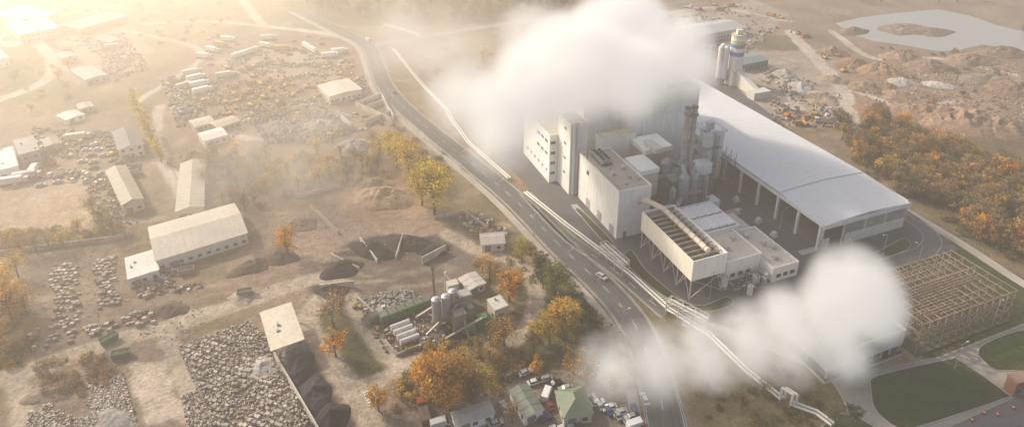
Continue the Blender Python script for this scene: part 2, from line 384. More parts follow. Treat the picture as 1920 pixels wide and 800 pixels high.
# ---------------------------------------------------------------- scatter
def scatter(name, pts, n, smin, smax, pal, hmin=.3, hmax=1.2, rows=None, skip=.15, mat='rough', ang=None, clump=False):
    P = np.array([G(*p) for p in pts]); lo = P.min(0); hi = P.max(0); pos = []
    if rows:
        rx, ry, ra = rows; c, s = math.cos(ra), math.sin(ra); ce = P.mean(0); R = np.linalg.norm(hi-lo)
        g = []
        for i in np.arange(-R/2, R/2, rx):
            for j in np.arange(-R/2, R/2, ry):
                g.append((ce[0]+i*c-j*s+random.uniform(-.2,.2), ce[1]+i*s+j*c+random.uniform(-.2,.2)))
        g = np.array(g); g = g[inside(g[:, 0], g[:, 1], P)]; g = g[rng.random(len(g)) > skip]
        if clump: g = g[fbm(g[:, 0], g[:, 1], .12, 88) > .44]
        pos = g
    else:
        g = lo+rng.random((n*4, 2))*(hi-lo); g = g[inside(g[:, 0], g[:, 1], P)]
        if clump: g = g[fbm(g[:, 0], g[:, 1], .1, 91) > .5]
        pos = g[:n]
    B = MB()
    for x, y in pos:
        a = (ang if ang is not None else random.uniform(0, 3.14))+random.uniform(-.08,.08)
        sx = random.uniform(smin, smax); sy = sx*random.uniform(.5, 1); h = random.uniform(hmin, hmax)
        col = random.choice(pal); q = random.uniform(.7, 1.2); col = tuple(min(.8, c*q) for c in col)
        d = (math.cos(a), math.sin(a)); p = (-d[1], d[0]); t = random.uniform(.55,1) if rows is None else .97
        PP = []
        for z, f in ((-.02, 1), (h, t)):
            for ex, ey in ((-1,-1),(1,-1),(1,1),(-1,1)):
                jx = random.uniform(.8,1.1) if rows is None else 1
                X = ex*sx/2*f*jx; Y = ey*sy/2*f*jx
                PP.append((x+d[0]*X+p[0]*Y, y+d[1]*X+p[1]*Y, z))
        B.hexa(PP, col, mat)
    B.done(name)
STN = [(.48,.43,.36),(.40,.36,.31),(.54,.49,.42),(.34,.29,.24),(.28,.22,.17),(.5,.45,.37)]
MIX = [(.45,.42,.38),(.3,.23,.18),(.15,.12,.1),(.55,.54,.5),(.3,.14,.07),(.15,.19,.25),(.42,.29,.08),(.36,.3,.25),(.24,.17,.12)]
RUB = [(.34,.28,.23),(.26,.2,.16),(.42,.38,.33),(.2,.15,.12),(.5,.47,.43)]
scatter('stone_pallets', [(345,655),(430,620),(470,640),(560,800),(575,840),(430,840)], 0, 1.0, 1.25, STN, .5, 1.3, rows=(1.5,1.7,-.35), skip=.12, ang=-.35, clump=True)
scatter('stone_rubble', [(335,650),(470,600),(520,660),(570,760),(580,800),(400,800)], 2600, .3, .9, STN, .2, .8)
scatter('stone_rubble', [(60,740),(190,700),(250,740),(260,800),(50,810)], 1500, .3, .9, STN+[(.2,.13,.1)], .2, .7, clump=True)
scatter('stone_rubble', [(180,720),(230,700),(255,790),(160,800)], 1100, .25, .8, STN, .2, .7)
scatter('stone_rubble', [(340,740),(380,730),(400,800),(350,800)], 250, .25, .8, STN, .2, .7)
scatter('stone_pallets', [(95,500),(145,490),(150,600),(100,620)], 0, 1.1, 1.3, STN, .5, 1.3, rows=(1.6,1.9,.1), skip=.2, ang=.1)
scatter('stone_pallets', [(175,490),(215,480),(225,570),(185,580)], 0, 1.1, 1.3, STN+[(.2,.14,.1)], .5, 1.3, rows=(1.6,1.9,.1), skip=.2, ang=.1)
scatter('stone_pallets', [(50,620),(140,600),(140,640),(60,660)], 0, 1.1, 1.3, STN, .5, 1.3, rows=(1.6,2.2,.3), skip=.35, ang=.3)
scatter('stone_pallets', [(140,620),(280,580),(290,610),(150,640)], 0, 1.1, 1.4, STN+[(.2,.12,.08)], .4, 1.5, rows=(1.6,2.0,.3), skip=.35, ang=.3)
scatter('yard_materials', [(240,500),(420,490),(430,530),(260,560)], 330, .4, 1.6, MIX, .3, 1.2, clump=True)
scatter('scrap_debris', [(340,180),(430,110),(660,110),(730,230),(600,270),(440,260)], 2300, .4, 2.0, MIX, .2, 1.4, clump=True)
scatter('scrap_debris', [(470,230),(560,205),(650,240),(620,268),(500,270)], 1500, .3, 1.2, RUB, .6, 2.6)
scatter('scrap_debris', [(180,80),(240,70),(280,130),(200,160)], 450, .6, 2.3, MIX, .3, 1.6)
scatter('scrap_debris', [(60,240),(240,250),(270,330),(60,340)], 620, .5, 2.0, MIX, .2, 1.5, clump=True)
scatter('scrap_debris', [(160,340),(200,330),(260,420),(180,440)], 320, .4, 1.5, MIX, .2, 1.3)
scatter('scrap_debris', [(300,150),(360,150),(400,240),(330,240)], 420, .5, 2.4, MIX, .4, 2.0)
scatter('scrap_debris', [(690,560),(820,590),(900,650),(720,660),(660,570)], 340, .3, 1.5, MIX, .2, 1.2)
scatter('scrap_debris', [(1420,120),(1600,180),(1580,240),(1450,240)], 420, .6, 2.2, MIX, .2, 1.5, clump=True)
scatter('quarry_rubble', [(1600,120),(1920,120),(1920,260),(1640,250)], 1500, .4, 1.5, [(.3,.2,.13),(.36,.28,.2),(.24,.16,.11),(.4,.35,.3)], .1, .9)
scatter('scrap_debris', [(1250,30),(1400,10),(1480,40),(1400,100),(1310,95)], 300, .8, 2.6, MIX, .3, 1.6, clump=True)
scatter('roof_debris', [(670,560),(760,540),(800,560),(700,600)], 360, .5, 1.4, [(.34,.32,.29),(.22,.21,.19)], .2, .8)
scatter('scrap_debris', [(860,410),(900,400),(960,440),(900,450)], 130, .4, 1.8, MIX, .2, 1.2)
scatter('loose_stones', [(480,400),(650,390),(820,410),(880,460),(600,560),(470,560)], 500, .15, .5, RUB, .1, .3)
scatter('loose_stones', [(-20,450),(400,420),(420,640),(60,690),(-20,700)], 700, .15, .6, RUB, .1, .4, clump=True)
# ---------------------------------------------------------------- generic building
def frame(FL, FR, BL, z):
    a = Vector(G(*FL, z)); b = Vector(G(*FR, z)); c = Vector(G(*BL, z)); d = b-a; W = d.length; d.normalize(); p = Vector((-d.y, d.x))
    return a, d, p, W, max(3., (c-a).dot(p))
def parapet(B, O, ax, ay, x0, x1, y0, y1, z, col, t=.3, h=.6):
    B.ob(O, ax, ay, x0-.03, x1+.03, y0-.03, y0+t, z, z+h, col); B.ob(O, ax, ay, x0-.03, x1+.03, y1-t, y1+.03, z, z+h, col)
    B.ob(O, ax, ay, x0-.03, x0+t, y0+t, y1-t, z, z+h, col); B.ob(O, ax, ay, x1-t, x1+.03, y0+t, y1-t, z, z+h, col)
def bld(name, FL, FR, BL, h, wall=OFFW, roof=(.4,.38,.34), kind='gable', rise=1.2, win=True, open_=False, floors=1):
    O, ax, ay, W, D = frame(FL, FR, BL, h); B = MB()
    B.use('walls')
    if open_:
        nx_ = max(2, int(W/6)+1); nyy = max(2, int(D/6)+1)
        for i in range(nx_):
            for j in range(nyy):
                x = .3+(W-.6)*i/(nx_-1); y = .3+(D-.6)*j/(nyy-1); B.ob(O, ax, ay, x-.18, x+.18, y-.18, y+.18, 0, h, GREY, 'metal')
    else: B.ob(O, ax, ay, 0, W, 0, D, 0, h, wall)
    B.use('roof')
    P = lambda x, y, z: (O.x+ax.x*x+ay.x*y, O.y+ax.y*x+ay.y*y, z)
    e = .4; z = h+.01
    if kind == 'flat':
        B.ob(O, ax, ay, -e*.5, W+e*.5, -e*.5, D+e*.5, h+.002, h+.3, roof, 'roofm')
    elif kind == 'hip':
        i = min(W, D)*.42
        if W >= D: R0, R1 = (i, D/2), (W-i, D/2)
        else: R0, R1 = (W/2, i), (W/2, D-i)
        c = [P(-e,-e,z), P(W+e,-e,z), P(W+e,D+e,z), P(-e,D+e,z)]; r0 = P(*R0, h+rise*1.6); r1 = P(*R1, h+rise*1.6)
        if W >= D:
            B.face([c[0], c[1], r1, r0], roof, 'roofm'); B.face([c[1], c[2], r1], roof, 'roofm'); B.face([c[2], c[3], r0, r1], roof, 'roofm'); B.face([c[3], c[0], r0], roof, 'roofm')
        else:
            B.face([c[0], c[1], r0], roof, 'roofm'); B.face([c[1], c[2], r1, r0], roof, 'roofm'); B.face([c[2], c[3], r1], roof, 'roofm'); B.face([c[3], c[0], r0, r1], roof, 'roofm')
        B.face(c[::-1], roof, 'roofm')
    else:
        if W >= D:
            a0, a1 = [(-e, y, zz) for y, zz in ((-e, z), (D/2, h+rise), (D+e, z))], [(W+e, y, zz) for y, zz in ((-e, z), (D/2, h+rise), (D+e, z))]
        else:
            a0, a1 = [(x, D+e, zz) for x, zz in ((-e, z), (W/2, h+rise), (W+e, z))], [(x, -e, zz) for x, zz in ((-e, z), (W/2, h+rise), (W+e, z))]
        q0 = [P(*t) for t in a0]; q1 = [P(*t) for t in a1]
        B.face([q0[0], q1[0], q1[1], q0[1]], roof, 'roofm'); B.face([q0[1], q1[1], q1[2], q0[2]], roof, 'roofm')
        B.face(q0, wall); B.face(q1[::-1], wall); B.face([q0[0], q0[2], q1[2], q1[0]], wall)
        B.use('sheet_joints')
        LN = (Vector(q1[0])-Vector(q0[0])).length; nj = max(2, int(LN/2.5))
        for j in range(1, nj):
            t = j/nj
            for s in (0, 1):
                a = Vector(q0[s]).lerp(Vector(q1[s]), t); b = Vector(q0[s+1]).lerp(Vector(q1[s+1]), t); up = Vector((0,0,.03)); B.beam(a+up, b+up, .07, tuple(c*.75 for c in roof), 'roofm')
    if kind == 'flat':
        B.use('roof_details')
        for k in range(max(1, int(W*D/60))):
            x = random.uniform(1, W-1.5); y = random.uniform(1, D-1.5); B.ob(O, ax, ay, x, x+random.uniform(.5,1.1), y, y+random.uniform(.5,1.1), h+.31, h+.31+random.uniform(.3,.8), GREY)
    if win and not open_:
        B.use('windows'); n = int(W/3)
        for fl in range(floors):
            zz = 1+fl*3
            for i in range(n):
                x = (i+.5)*W/n; B.ob(O, ax, ay, x-.7, x+.7, -.05, -.003, zz, min(zz+1.2, h-.4), (.05,.06,.07), 'glass')
            for i in range(int(D/3.2)):
                y = (i+.5)*3.2; B.ob(O, ax, ay, -.05, -.003, y-.6, y+.6, zz, min(zz+1.2, h-.4), (.05,.06,.07), 'glass')
                B.ob(O, ax, ay, W+.003, W+.05, y-.6, y+.6, zz, min(zz+1.2, h-.4), (.05,.06,.07), 'glass')
        B.use('door'); B.ob(O, ax, ay, W*.15, W*.15+2.2, -.09, -.052, 0, 2.6, (.2,.2,.2))
    return B.done(name)
LR = (.56,.5,.41)
bld('white_warehouse',(292,488),(463,436),(264,430),5,wall=(.66,.63,.56),roof=LR,rise=2,floors=1)
bld('warehouse_annex',(240,524),(298,506),(226,487),3.6,roof=(.68,.65,.59),kind='flat')
bld('long_shed',(229,384),(268,372),(203,320),5,wall=(.55,.48,.36),roof=(.38,.33,.25),rise=1.5)
bld('long_shed',(330,396),(381,386),(287,316),4.5,wall=(.55,.48,.36),roof=(.44,.38,.3),rise=1.2)
bld('grey_roof_house',(222,281),(268,270),(208,249),6,wall=(.66,.61,.54),roof=(.17,.16,.15),rise=1.3,floors=2)
bld('office_block',(36,291),(74,281),(25,264),7,wall=(.35,.34,.33),roof=(.3,.28,.26),kind='flat',floors=2)
bld('white_depot',(-8,322),(34,311),(-30,288),5,wall=WHITE,roof=(.66,.65,.62),kind='flat')
bld('yard_shed',(618,181),(678,167),(607,158),5,wall=CREAM,roof=(.64,.58,.47),rise=.8)
bld('yard_shed',(384,264),(426,252),(372,250),4,wall=WHITE,roof=(.68,.64,.55),rise=.8)
bld('yard_shed',(366,238),(402,228),(358,226),3.5,wall=CREAM,roof=(.5,.45,.37),rise=.8)
bld('yard_shed',(408,240),(450,226),(400,228),3.5,wall=(.4,.3,.2),roof=(.44,.36,.27),rise=.6)
bld('open_canopy',(509,658),(570,636),(478,590),6,roof=(.62,.55,.43),kind='flat',open_=True)
bld('site_office',(903,458),(946,455),(897,438),3.4,wall=OFFW,roof=(.42,.38,.34),rise=.9)
bld('green_roof_cabin',(984,781),(1018,767),(949,736),3.2,wall=WHITE,roof=(.15,.18,.145),rise=1)
bld('green_roof_pavilion',(1058,782),(1111,773),(1042,733),3.4,wall=(.55,.5,.4),roof=(.15,.19,.13),kind='hip',rise=1.5)
bld('workshop_cabin',(856,797),(926,774),(842,775),3,wall=WHITE,roof=(.3,.32,.29),rise=.8)
bld('depot_warehouse',(1303,68),(1398,52),(1283,48),6,wall=(.6,.6,.57),roof=(.42,.43,.43),rise=2)
bld('depot_warehouse',(1200,38),(1260,28),(1190,28),5,wall=OFFW,roof=(.4,.4,.4),rise=1.5)
bld('teal_workshop',(1392,122),(1441,112),(1385,104),5,wall=(.10,.2,.22),roof=(.2,.25,.26),rise=1)
bld('retail_hall',(36,66),(112,52),(26,40),7,wall=(.66,.62,.55),roof=(.6,.56,.5),kind='flat',floors=2)
bld('retail_hall',(45,40),(108,25),(32,14),7,wall=(.66,.62,.55),roof=(.6,.57,.52),kind='flat',floors=2)
bld('storage_shed',(150,55),(238,30),(140,40),5,wall=(.5,.45,.38),roof=(.4,.36,.3),rise=1)
bld('storage_shed',(120,110),(145,104),(115,100),4,wall=(.6,.58,.52),roof=(.35,.33,.3),rise=.8)
bld('storage_shed',(160,150),(200,140),(150,128),4,wall=(.5,.46,.4),roof=(.42,.4,.36),rise=.8)
bld('storage_shed',(125,225),(158,214),(120,212),3,wall=WHITE,roof=(.6,.58,.52),rise=.6)
bld('storage_shed',(150,205),(175,199),(146,196),3,wall=CREAM,roof=(.4,.37,.33),rise=.6)
bld('storage_shed',(205,80),(228,74),(200,66),4,wall=(.4,.36,.3),roof=(.3,.28,.25),rise=.6)
bld('storage_shed',(85,275),(112,268),(78,262),4,wall=(.4,.36,.3),roof=(.3,.26,.22),rise=.6)
bld('storage_shed',(-20,115),(15,108),(-30,80),6,wall=WHITE,roof=(.6,.56,.5),kind='flat')
bld('gatehouse',(1190,55),(1215,50),(1186,48),4,wall=(.5,.5,.5),roof=(.3,.3,.3),rise=.5)
bld('site_cabin',(880,543),(910,530),(866,520),3,wall=(.6,.57,.5),roof=(.5,.48,.43),rise=.6)
bld('site_cabin',(928,582),(952,573),(912,563),4.5,wall=(.6,.55,.48),roof=(.55,.53,.48),kind='flat')
bld('brick_building',(1908,718),(1990,700),(1902,700),5,wall=(.28,.13,.09),roof=(.3,.2,.15),kind='flat',floors=2)
def wall(name, p0, p1, h, t=.3, col=(.42,.39,.34), h2=None):
    a = Vector(G(*p0)); b = Vector(G(*p1)); d = b-a; l = d.length; d.normalize(); B = MB(); p = (-d.y, d.x)
    n = max(1, int(l/2.4)); h2 = h2 if h2 is not None else h
    for i in range(n):
        x0 = l*i/n; x1 = l*(i+1)/n-.05; za = h+(h2-h)*i/n; zb = h+(h2-h)*(i+1)/n
        q = random.uniform(.85, 1.1); P = []
        for s in (0, 1):
            for x, y, z in ((x0, -t/2, za), (x1, -t/2, zb), (x1, t/2, zb), (x0, t/2, za)):
                P.append((a.x+d.x*x+p[0]*y, a.y+d.y*x+p[1]*y, z if s else 0))
        B.hexa(P, tuple(c*q for c in col), 'rough')
    return B.done(name)
LC = (.62,.57,.48)
for p0, p1, h, h2 in (((600,545),(665,538),2.8,2.8),((622,488),(674,507),3.2,1.4),((676,456),(708,492),3.2,1.4),((756,450),(742,486),3.2,1.4),((792,495),(836,472),3.2,3.2),((583,390),(635,440),2,2),((555,372),(640,352),2,2),((670,560),(712,600),1.5,1.5),
  ((815,412),(870,400),1.6,1.6),((870,400),(915,430),1.6,1.6),((668,200),(735,230),3,3),((668,200),(715,183),3,3),((684,235),(735,215),3,3),((715,183),(738,225),3,3),((640,225),(660,240),3,3),((618,215),(660,225),3,3),((690,205),(720,195),3,3),
  ((515,670),(600,815),2.4,2.4),((0,478),(215,450),2,2),((215,450),(250,440),2,2),((745,215),(800,262),2,2),((800,262),(830,290),2,2)):
    wall('concrete_wall', p0, p1, h, t=.35, col=LC if h > 2.1 else (.42,.38,.33), h2=h2)
def fence(pts, h=1.8, st=3, col=(.35,.33,.3)):
    P = resample([np.array(G(*p)) for p in pts], st); B = MB()
    for i, p in enumerate(P):
        B.beam((*p, 0), (*p, h), .09, col)
        if i:
            for z in (h*.95, h*.5, .15): B.beam((*P[i-1], z), (*p, z), .05, col)
    B.done('boundary_fence')
fence([(1630,350),(1760,425),(1920,520),(1990,560)]); fence([(745,100),(790,160),(835,210)]); fence([(260,195),(300,280),(370,400)]); fence([(20,700),(180,640)]); fence([(345,655),(395,790),(400,830)])
fence([(1060,500),(1130,575),(1165,640)], 1.6, 2.5); fence([(280,180),(390,110),(440,60)]); fence([(1450,640),(1640,560),(1640,545)]);fence([(500,10),(640,55)])
# ---------------------------------------------------------------- main plant (local frame: x along b, y along a)
def pb(B, a0, a1, b0, b1, z0, z1, col=WHITE, mat='paint', topcol=None, topmat=None):
    B.ob(PO, PB, PA, b0, b1, a0, a1, z0, z1, col, mat, topcol, topmat)
def pp(B, a0, a1, b0, b1, z, col=WHITE, h=.7): parapet(B, PO, PB, PA, b0, b1, a0, a1, z, col, .35, h)
def P3(a, b, z): x, y = PL(a, b); return (x, y, z)
RF = (.44,.40,.34)
B = MB()
B.use('walls')
pb(B, 0, 33, 0, 14.3, 0, 20.5, WHITE, topcol=RF, topmat='roofm')
pb(B, 48, 78, -7, 8, 0, 23, WHITE, topcol=RF, topmat='roofm')
pb(B, 36, 47.9, -3, 5, 0, 33, WHITE, topcol=RF, topmat='roofm')
pb(B, 46, 84, 8.1, 27, 0, 38, (.76,.77,.77), topcol=RF, topmat='roofm')
pb(B, 38, 84, 27.1, 62, 0, 40, (.84,.84,.82), topcol=(.5,.5,.48), topmat='roofm')
pb(B, 33.1, 37.9, 10, 27, 0, 26, WHITE, topcol=RF, topmat='roofm')
B.use('parapets')
pp(B, 0, 33, 0, 14.3, 20.5); pp(B, 48, 78, -7, 8, 23); pp(B, 36, 47.9, -3, 5, 33); pp(B, 46, 84, 8.1, 27, 38); pp(B, 38, 84, 27.1, 62, 40)
B.use('panel_seams')
sc = (.62,.62,.6)
for z in (5, 10, 15): pb(B, .2, 33, -.03, -.005, z, z+.08, sc); pb(B, -.03, -.005, 0, 14.3, z, z+.08, sc)
for z in (10, 20, 30, 35): pb(B, 37.97, 37.995, 27.1, 62, z, z+.1, sc); pb(B, 38, 84, 27.07, 27.095, z, z+.1, sc)
for b in range(33, 62, 6): pb(B, 37.95, 37.965, b, b+.08, 0, 40, sc)
for a in (8, 16, 24): pb(B, a, a+.08, -.05, -.032, 0, 20.5, sc)
B.use('windows')
for z in (13, 19):
    for i in range(3): pb(B, 50+i*4.4, 53.0+i*4.4, -7.06, -7.005, z, z+1.2, (.10,.11,.12), 'glass')
for z in (5,): 
    for i in range(6): pb(B, 50+i*4.4, 51.6+i*4.4, -7.06, -7.005, z, z+1.0, (.14,.15,.16), 'glass')
for z in (4, 9, 14, 19): pb(B, 47.94, 47.995, -6.5, -4.2, z, z+1.4, (.10,.11,.12), 'glass')
for z in range(8, 32, 7): pb(B, 40, 42, -3.06, -3.005, z, z+1.2, (.14,.15,.16), 'glass')
for a in (2, 12, 22): pb(B, a, a+3.5, -.09, -.052, 0, 4.2, (.48,.46,.46), 'metal')
pb(B, 24, 26, -.09, -.052, 15, 17, DARK, 'glass'); pb(B, -.09, -.052, 3, 4.4, 0, 2.6, (.2,.2,.2))
for i in range(4): pb(B, 40.5, 41, 30+i*8, 34+i*8, 40.7, 42.5, GREY)
B.use('rooftop_units')
pb(B, 20, 30, 3.5, 8.5, 21.0, 21.4, (.12,.12,.13), 'metal')
for i in range(5):
    for j in range(2):
        pb(B, 20.4+i*1.95, 22+i*1.95, 3.8+j*2.3, 5.8+j*2.3, 21.41, 23.2, (.42,.43,.44), 'metal'); c = P3(21.2+i*1.95, 4.8+j*2.3, 23.2); B.cyl(c, (c[0], c[1], 23.6), .75, .75, 12, DARK)
for a, b, s in ((12,4,1),(8,9,.8),(4,5,.7),(15,10,1.1),(6,12,.6),(17,5,.6)):
    pb(B, a, a+s*1.6, b, b+s*1.3, 20.52, 21.2+s*.6, (.5,.5,.48), 'metal')
B.cyl(P3(28,1,20.6), P3(28,1,24.5), .3, .3, 8, (.3,.3,.3)); B.cyl(P3(2,2,21), P3(18,2,21), .15, .15, 6, GREY)
B.use('downpipes')
for b in (1.5, 3): B.cyl(P3(35.2, -3+b, 0), P3(35.2, -3+b, 34.5), .7, .7, 12, (.62,.63,.64), 'paint')
B.done('incinerator_boiler_house')
# hall
B = MB(); HZ = 12
B.use('roof')
HR = (.70,.71,.71)
def rp(a, b, z): return P3(a, b, z)
for a0, a1, z0, z1 in ((-34.5, -12, HZ-.4, HZ+1.1), (-12, 112, HZ+1.1, HZ+1.1)):
    for b0, b1, dz0, dz1 in ((67, 89, 0, 1.0), (89, 111, 1.0, 0)):
        n = 1 if a0 < -20 else 5
        for i in range(n):
            s, e = a0+(a1-a0)*i/n, a0+(a1-a0)*(i+1)/n
            B.hexa([rp(s,b0,z0-.5+dz0), rp(s,b1,z0-.5+dz1), rp(e,b1,z1-.5+dz1), rp(e,b0,z1-.5+dz0), rp(s,b0,z0+dz0), rp(s,b1,z0+dz1), rp(e,b1,z1+dz1), rp(e,b0,z1+dz0)], (.74,.75,.75), 'paint', HR, 'hallroof')
B.use('roof_seams')
for i in range(37):
    a = -8+i*3.2
    B.beam(rp(a, 67.1, HZ+1.11), rp(a, 89, HZ+2.11), .04, (.55,.57,.58)); B.beam(rp(a, 89, HZ+2.11), rp(a, 110.9, HZ+1.11), .04, (.55,.57,.58))
B.beam(rp(-12,67,HZ+1.2), rp(-12,89,HZ+2.2), .25, (.45,.46,.46)); B.beam(rp(-12,89,HZ+2.2), rp(-12,111,HZ+1.2), .25, (.45,.46,.46))
B.use('fascia')
pb(B, -34.8, -34.52, 66.8, 111.2, HZ-2.2, HZ-.3, (.8,.8,.79))
pb(B, -34.5, 60, 66.7, 66.97, HZ-1.2, HZ+.3, (.78,.78,.77))
B.use('columns')
for i in range(10):
    a = -33.5+i*11; pb(B, a, a+.9, 67.1, 68.0, 0, HZ-.9, (.72,.71,.68)); 
for i in range(5):
    b = 68.05+i*10.6; pb(B, -33.9, -33.3, b, b+.7, 0, HZ-.9, (.65,.64,.61))
B.use('walls')
pb(B, -34, -33.7, 80, 110.5, 0, 4.6, (.76,.75,.7)); pb(B, -33.9, 112, 110.5, 110.8, 0, HZ+.4, (.6,.6,.58)); pb(B, 42, 112, 68.1, 68.4, 0, HZ+.5, (.6,.6,.58))
pb(B, 111.5, 112, 68.5, 110.4, 0, HZ+.5, WHITE)
pb(B, -34, -33.7, 68.8, 72, 0, 4.6, (.76,.75,.7))
pb(B, -10, 110, 96, 96.3, 0, 8, (.3,.3,.29))
B.use('louvres')
for z in range(8): pb(B, -33.7, -33.5, 80, 110.4, 4.9+z*.55, 5.15+z*.55, (.6,.61,.6), 'metal')
B.use('bay_floor'); pb(B, -33, 111, 68.5, 110.4, .03, .05, (.16,.16,.16), 'road')
B.done('unloading_hall')
# air cooled condenser
B = MB(); a0, a1, b0, b1, z0, z1 = -39.5, -8, 5.5, 19.3, 8, 16
B.use('wind_walls')
CW = (.80,.74,.62)
pb(B, a0, a0+.3, b0, b1, z0, z1, (.82,.80,.76)); pb(B, a1-.3, a1, b0, b1, z0, z1, WHITE); pb(B, a0+.3, a1-.3, b0, b0+.3, z0, z1, CW); pb(B, a0+.3, a1-.3, b1-.3, b1, z0, z1, WHITE)
B.use('fan_deck'); pb(B, a0+.3, a1-.3, b0+.3, b1-.3, z0+.1, z0+.6, (.12,.12,.12), 'metal')
B.use('tube_bundles')
n = 12
for i in range(n):
    s = a0+.6+(a1-a0-1.2)*i/n; e = a0+.6+(a1-a0-1.2)*(i+1)/n; m = (s+e)/2
    for bb0, bb1 in ((b0+.6, b0+6.6), (b1-6.6, b1-.6)):
        P = lambda a, b, z: P3(a, b, z)
        B.hexa([P(s,bb0,z0+.7),P(e-.25,bb0,z0+.7),P(e-.25,bb1,z0+.7),P(s,bb1,z0+.7),P(m-.2,bb0,z1-1.6),P(m+.2,bb0,z1-1.6),P(m+.2,bb1,z1-1.6),P(m-.2,bb1,z1-1.6)], (.32,.26,.20), 'metal')
    pb(B, e-.2, e-.05, b0+.3, b1-.3, z1-1.2, z1-.6, (.5,.47,.42), 'metal')
B.use('steam_duct')
mid = (b0+b1)/2+1.2
dc = (.66,.57,.45)
pts = [P3(1.5, 9.5, 13), P3(-1.5, 9.5, 16.6), P3(-5, 11, 17), P3(-10, mid, 16.4), P3(a0+3, mid, 16.2)]
for i in range(len(pts)-1): B.cyl(pts[i], pts[i+1], 1.0, 1.0, 16, dc, 'paint')
for i in range(9):
    a = -11-i*3; B.cyl(P3(a, mid, 16.4-i*.02), P3(a-.25, mid, 16.4-i*.02), 1.15, 1.15, 16, (.5,.46,.4), 'metal')
B.use('steel_legs')
lc = (.55,.54,.5)
na = 5
for i in range(na):
    a = a0+.5+(a1-a0-1)*i/(na-1)
    for b in (b0+.5, b1-.5):
        B.beam(P3(a, b, 0), P3(a, b, z0), .4, lc)
    B.beam(P3(a, b0+.5, .5), P3(a, b1-.5, z0), .22, lc); B.beam(P3(a, b1-.5, .5), P3(a, b0+.5, z0), .22, lc)
    if i < na-1:
        e = a0+.5+(a1-a0-1)*(i+1)/(na-1)
        for b in (b0+.5, b1-.5):
            B.beam(P3(a, b, .2), P3((a+e)/2, b, z0), .22, lc); B.beam(P3(e, b, .2), P3((a+e)/2, b, z0), .22, lc)
B.use('fan_rings')
for i in range(4):
    for j in (0, 1):
        c = P3(a0+4+i*7.8, b0+3.6+j*6.8, z0-.9); B.cyl(c, (c[0], c[1], z0), 2.9, 3.1, 20, (.35,.35,.35))
B.done('air_cooled_condenser')
# low plant buildings
B = MB(); B.use('walls')
CR2 = (.58,.53,.44)
pb(B, -42, -19, 38, 49.5, 0, 5.5, WHITE, topcol=CR2, topmat='roofm'); pb(B, -36, -20, 23, 37.9, 0, 8, WHITE, topcol=CR2, topmat='roofm')
pb(B, -19.9, -2, 22, 41, 0, 8.8, OFFW, topcol=(.45,.42,.36), topmat='roofm'); pb(B, -30, -24, 21, 22.9, 0, 12, WHITE, topcol=CR2); pb(B, -18.9, -6, 41.1, 50, 0, 4, OFFW, topcol=CR2, topmat='roofm')
B.use('parapets'); pp(B, -42, -19, 38, 49.5, 5.5, WHITE, .5); pp(B, -36, -20, 23, 37.9, 8, WHITE, .5); pp(B, -19.9, -2, 22, 41, 8.8, WHITE, .5)
B.use('roof_panels')
for i in range(2):
    for j in range(5):
        a = -18.5+i*8; b = 23+j*3.5
        B.hexa([P3(a,b,9.0),P3(a,b+2.9,9.0),P3(a+7,b+2.9,9.0),P3(a+7,b,9.0),P3(a,b,9.5),P3(a,b+2.9,10),P3(a+7,b+2.9,10),P3(a+7,b,9.5)], (.72,.72,.70))
for a, b in ((-30,27),(-26,33),(-38,42),(-30,44),(-24,41),(-33,46)): pb(B, a, a+1.6, b, b+1.6, 5.6 if b > 38 else 8.02, 7 if b > 38 else 9.4, (.5,.5,.48), 'metal')
B.use('windows')
for i in range(3): pb(B, -42.06, -42.005, 40+i*3, 42+i*3, 1.5, 3, (.05,.06,.07), 'glass'); pb(B, -36.06, -36.005, 25+i*3.4, 27+i*3.4, 1.5, 3, (.05,.06,.07), 'glass')
pb(B, -40, -36, 49.54, 49.6, 0, 3.6, (.25,.25,.26), 'metal')
B.use('pipework')
random.seed(3)
for i in range(54):
    a = random.uniform(-45,-37); b = random.uniform(22,37); z = random.uniform(.5,4)
    B.cyl(P3(a,b,0), P3(a,b,z+1), .12, .12, 6, random.choice([(.3,.3,.3),(.5,.5,.5),(.08,.08,.08)]))
    if i % 2: B.cyl(P3(a,b,z), P3(a+random.uniform(-3,3),b,z), .18, .18, 8, random.choice([(.5,.5,.5),(.1,.1,.1)]))
    else: B.cyl(P3(a,b,z), P3(a,b+random.uniform(-4,4),z), .18, .18, 8, random.choice([(.5,.5,.5),(.2,.2,.2)]))
for a, b, r, h in ((-38,21,1.2,3),(-44,27,1,3.5),(-40,33,1.3,3),(-41,36,.8,4)): B.cyl(P3(a,b,0), P3(a,b,h), r, r, 16, (.65,.64,.6), 'paint')
B.done('turbine_hall')
# flue gas treatment
B = MB(); SG = (.34,.35,.37); BE = (.50,.43,.35)
B.use('filter_housings')
pb(B, 10, 22, 15.5, 24, 9, 19.5, BE, topcol=WHITE); pb(B, 9.8, 22.2, 15.3, 24.2, 19.51, 21.4, WHITE)
pb(B, 22, 34, 25, 38, 10, 21, BE, topcol=WHITE); pb(B, 21.8, 34.2, 24.8, 38.2, 21.01, 23, WHITE)
pb(B, 18, 27, 27, 31, 23.02, 25, (.6,.6,.6)); pb(B, 12, 17, 44, 52, 12, 17, WHITE, topcol=(.6,.62,.64)); pb(B, 16, 22, 50, 52.2, 3, 16, (.5,.52,.54))
pb(B, 2, 7, 46, 50, 0, 5, WHITE); pb(B, 24, 30, 60, 66, 8, 14, WHITE)
for i in range(4):
    for j in range(2):
        c = P3(12+j*7, 17+i*2.2, 9); B.cyl(c, (c[0], c[1], 6.5), 1.3, .3, 8, SG)
    c = P3(25, 27+i*3, 10); B.cyl(c, (c[0], c[1], 6.5), 1.6, .3, 8, SG)
B.use('absorber_vessels')
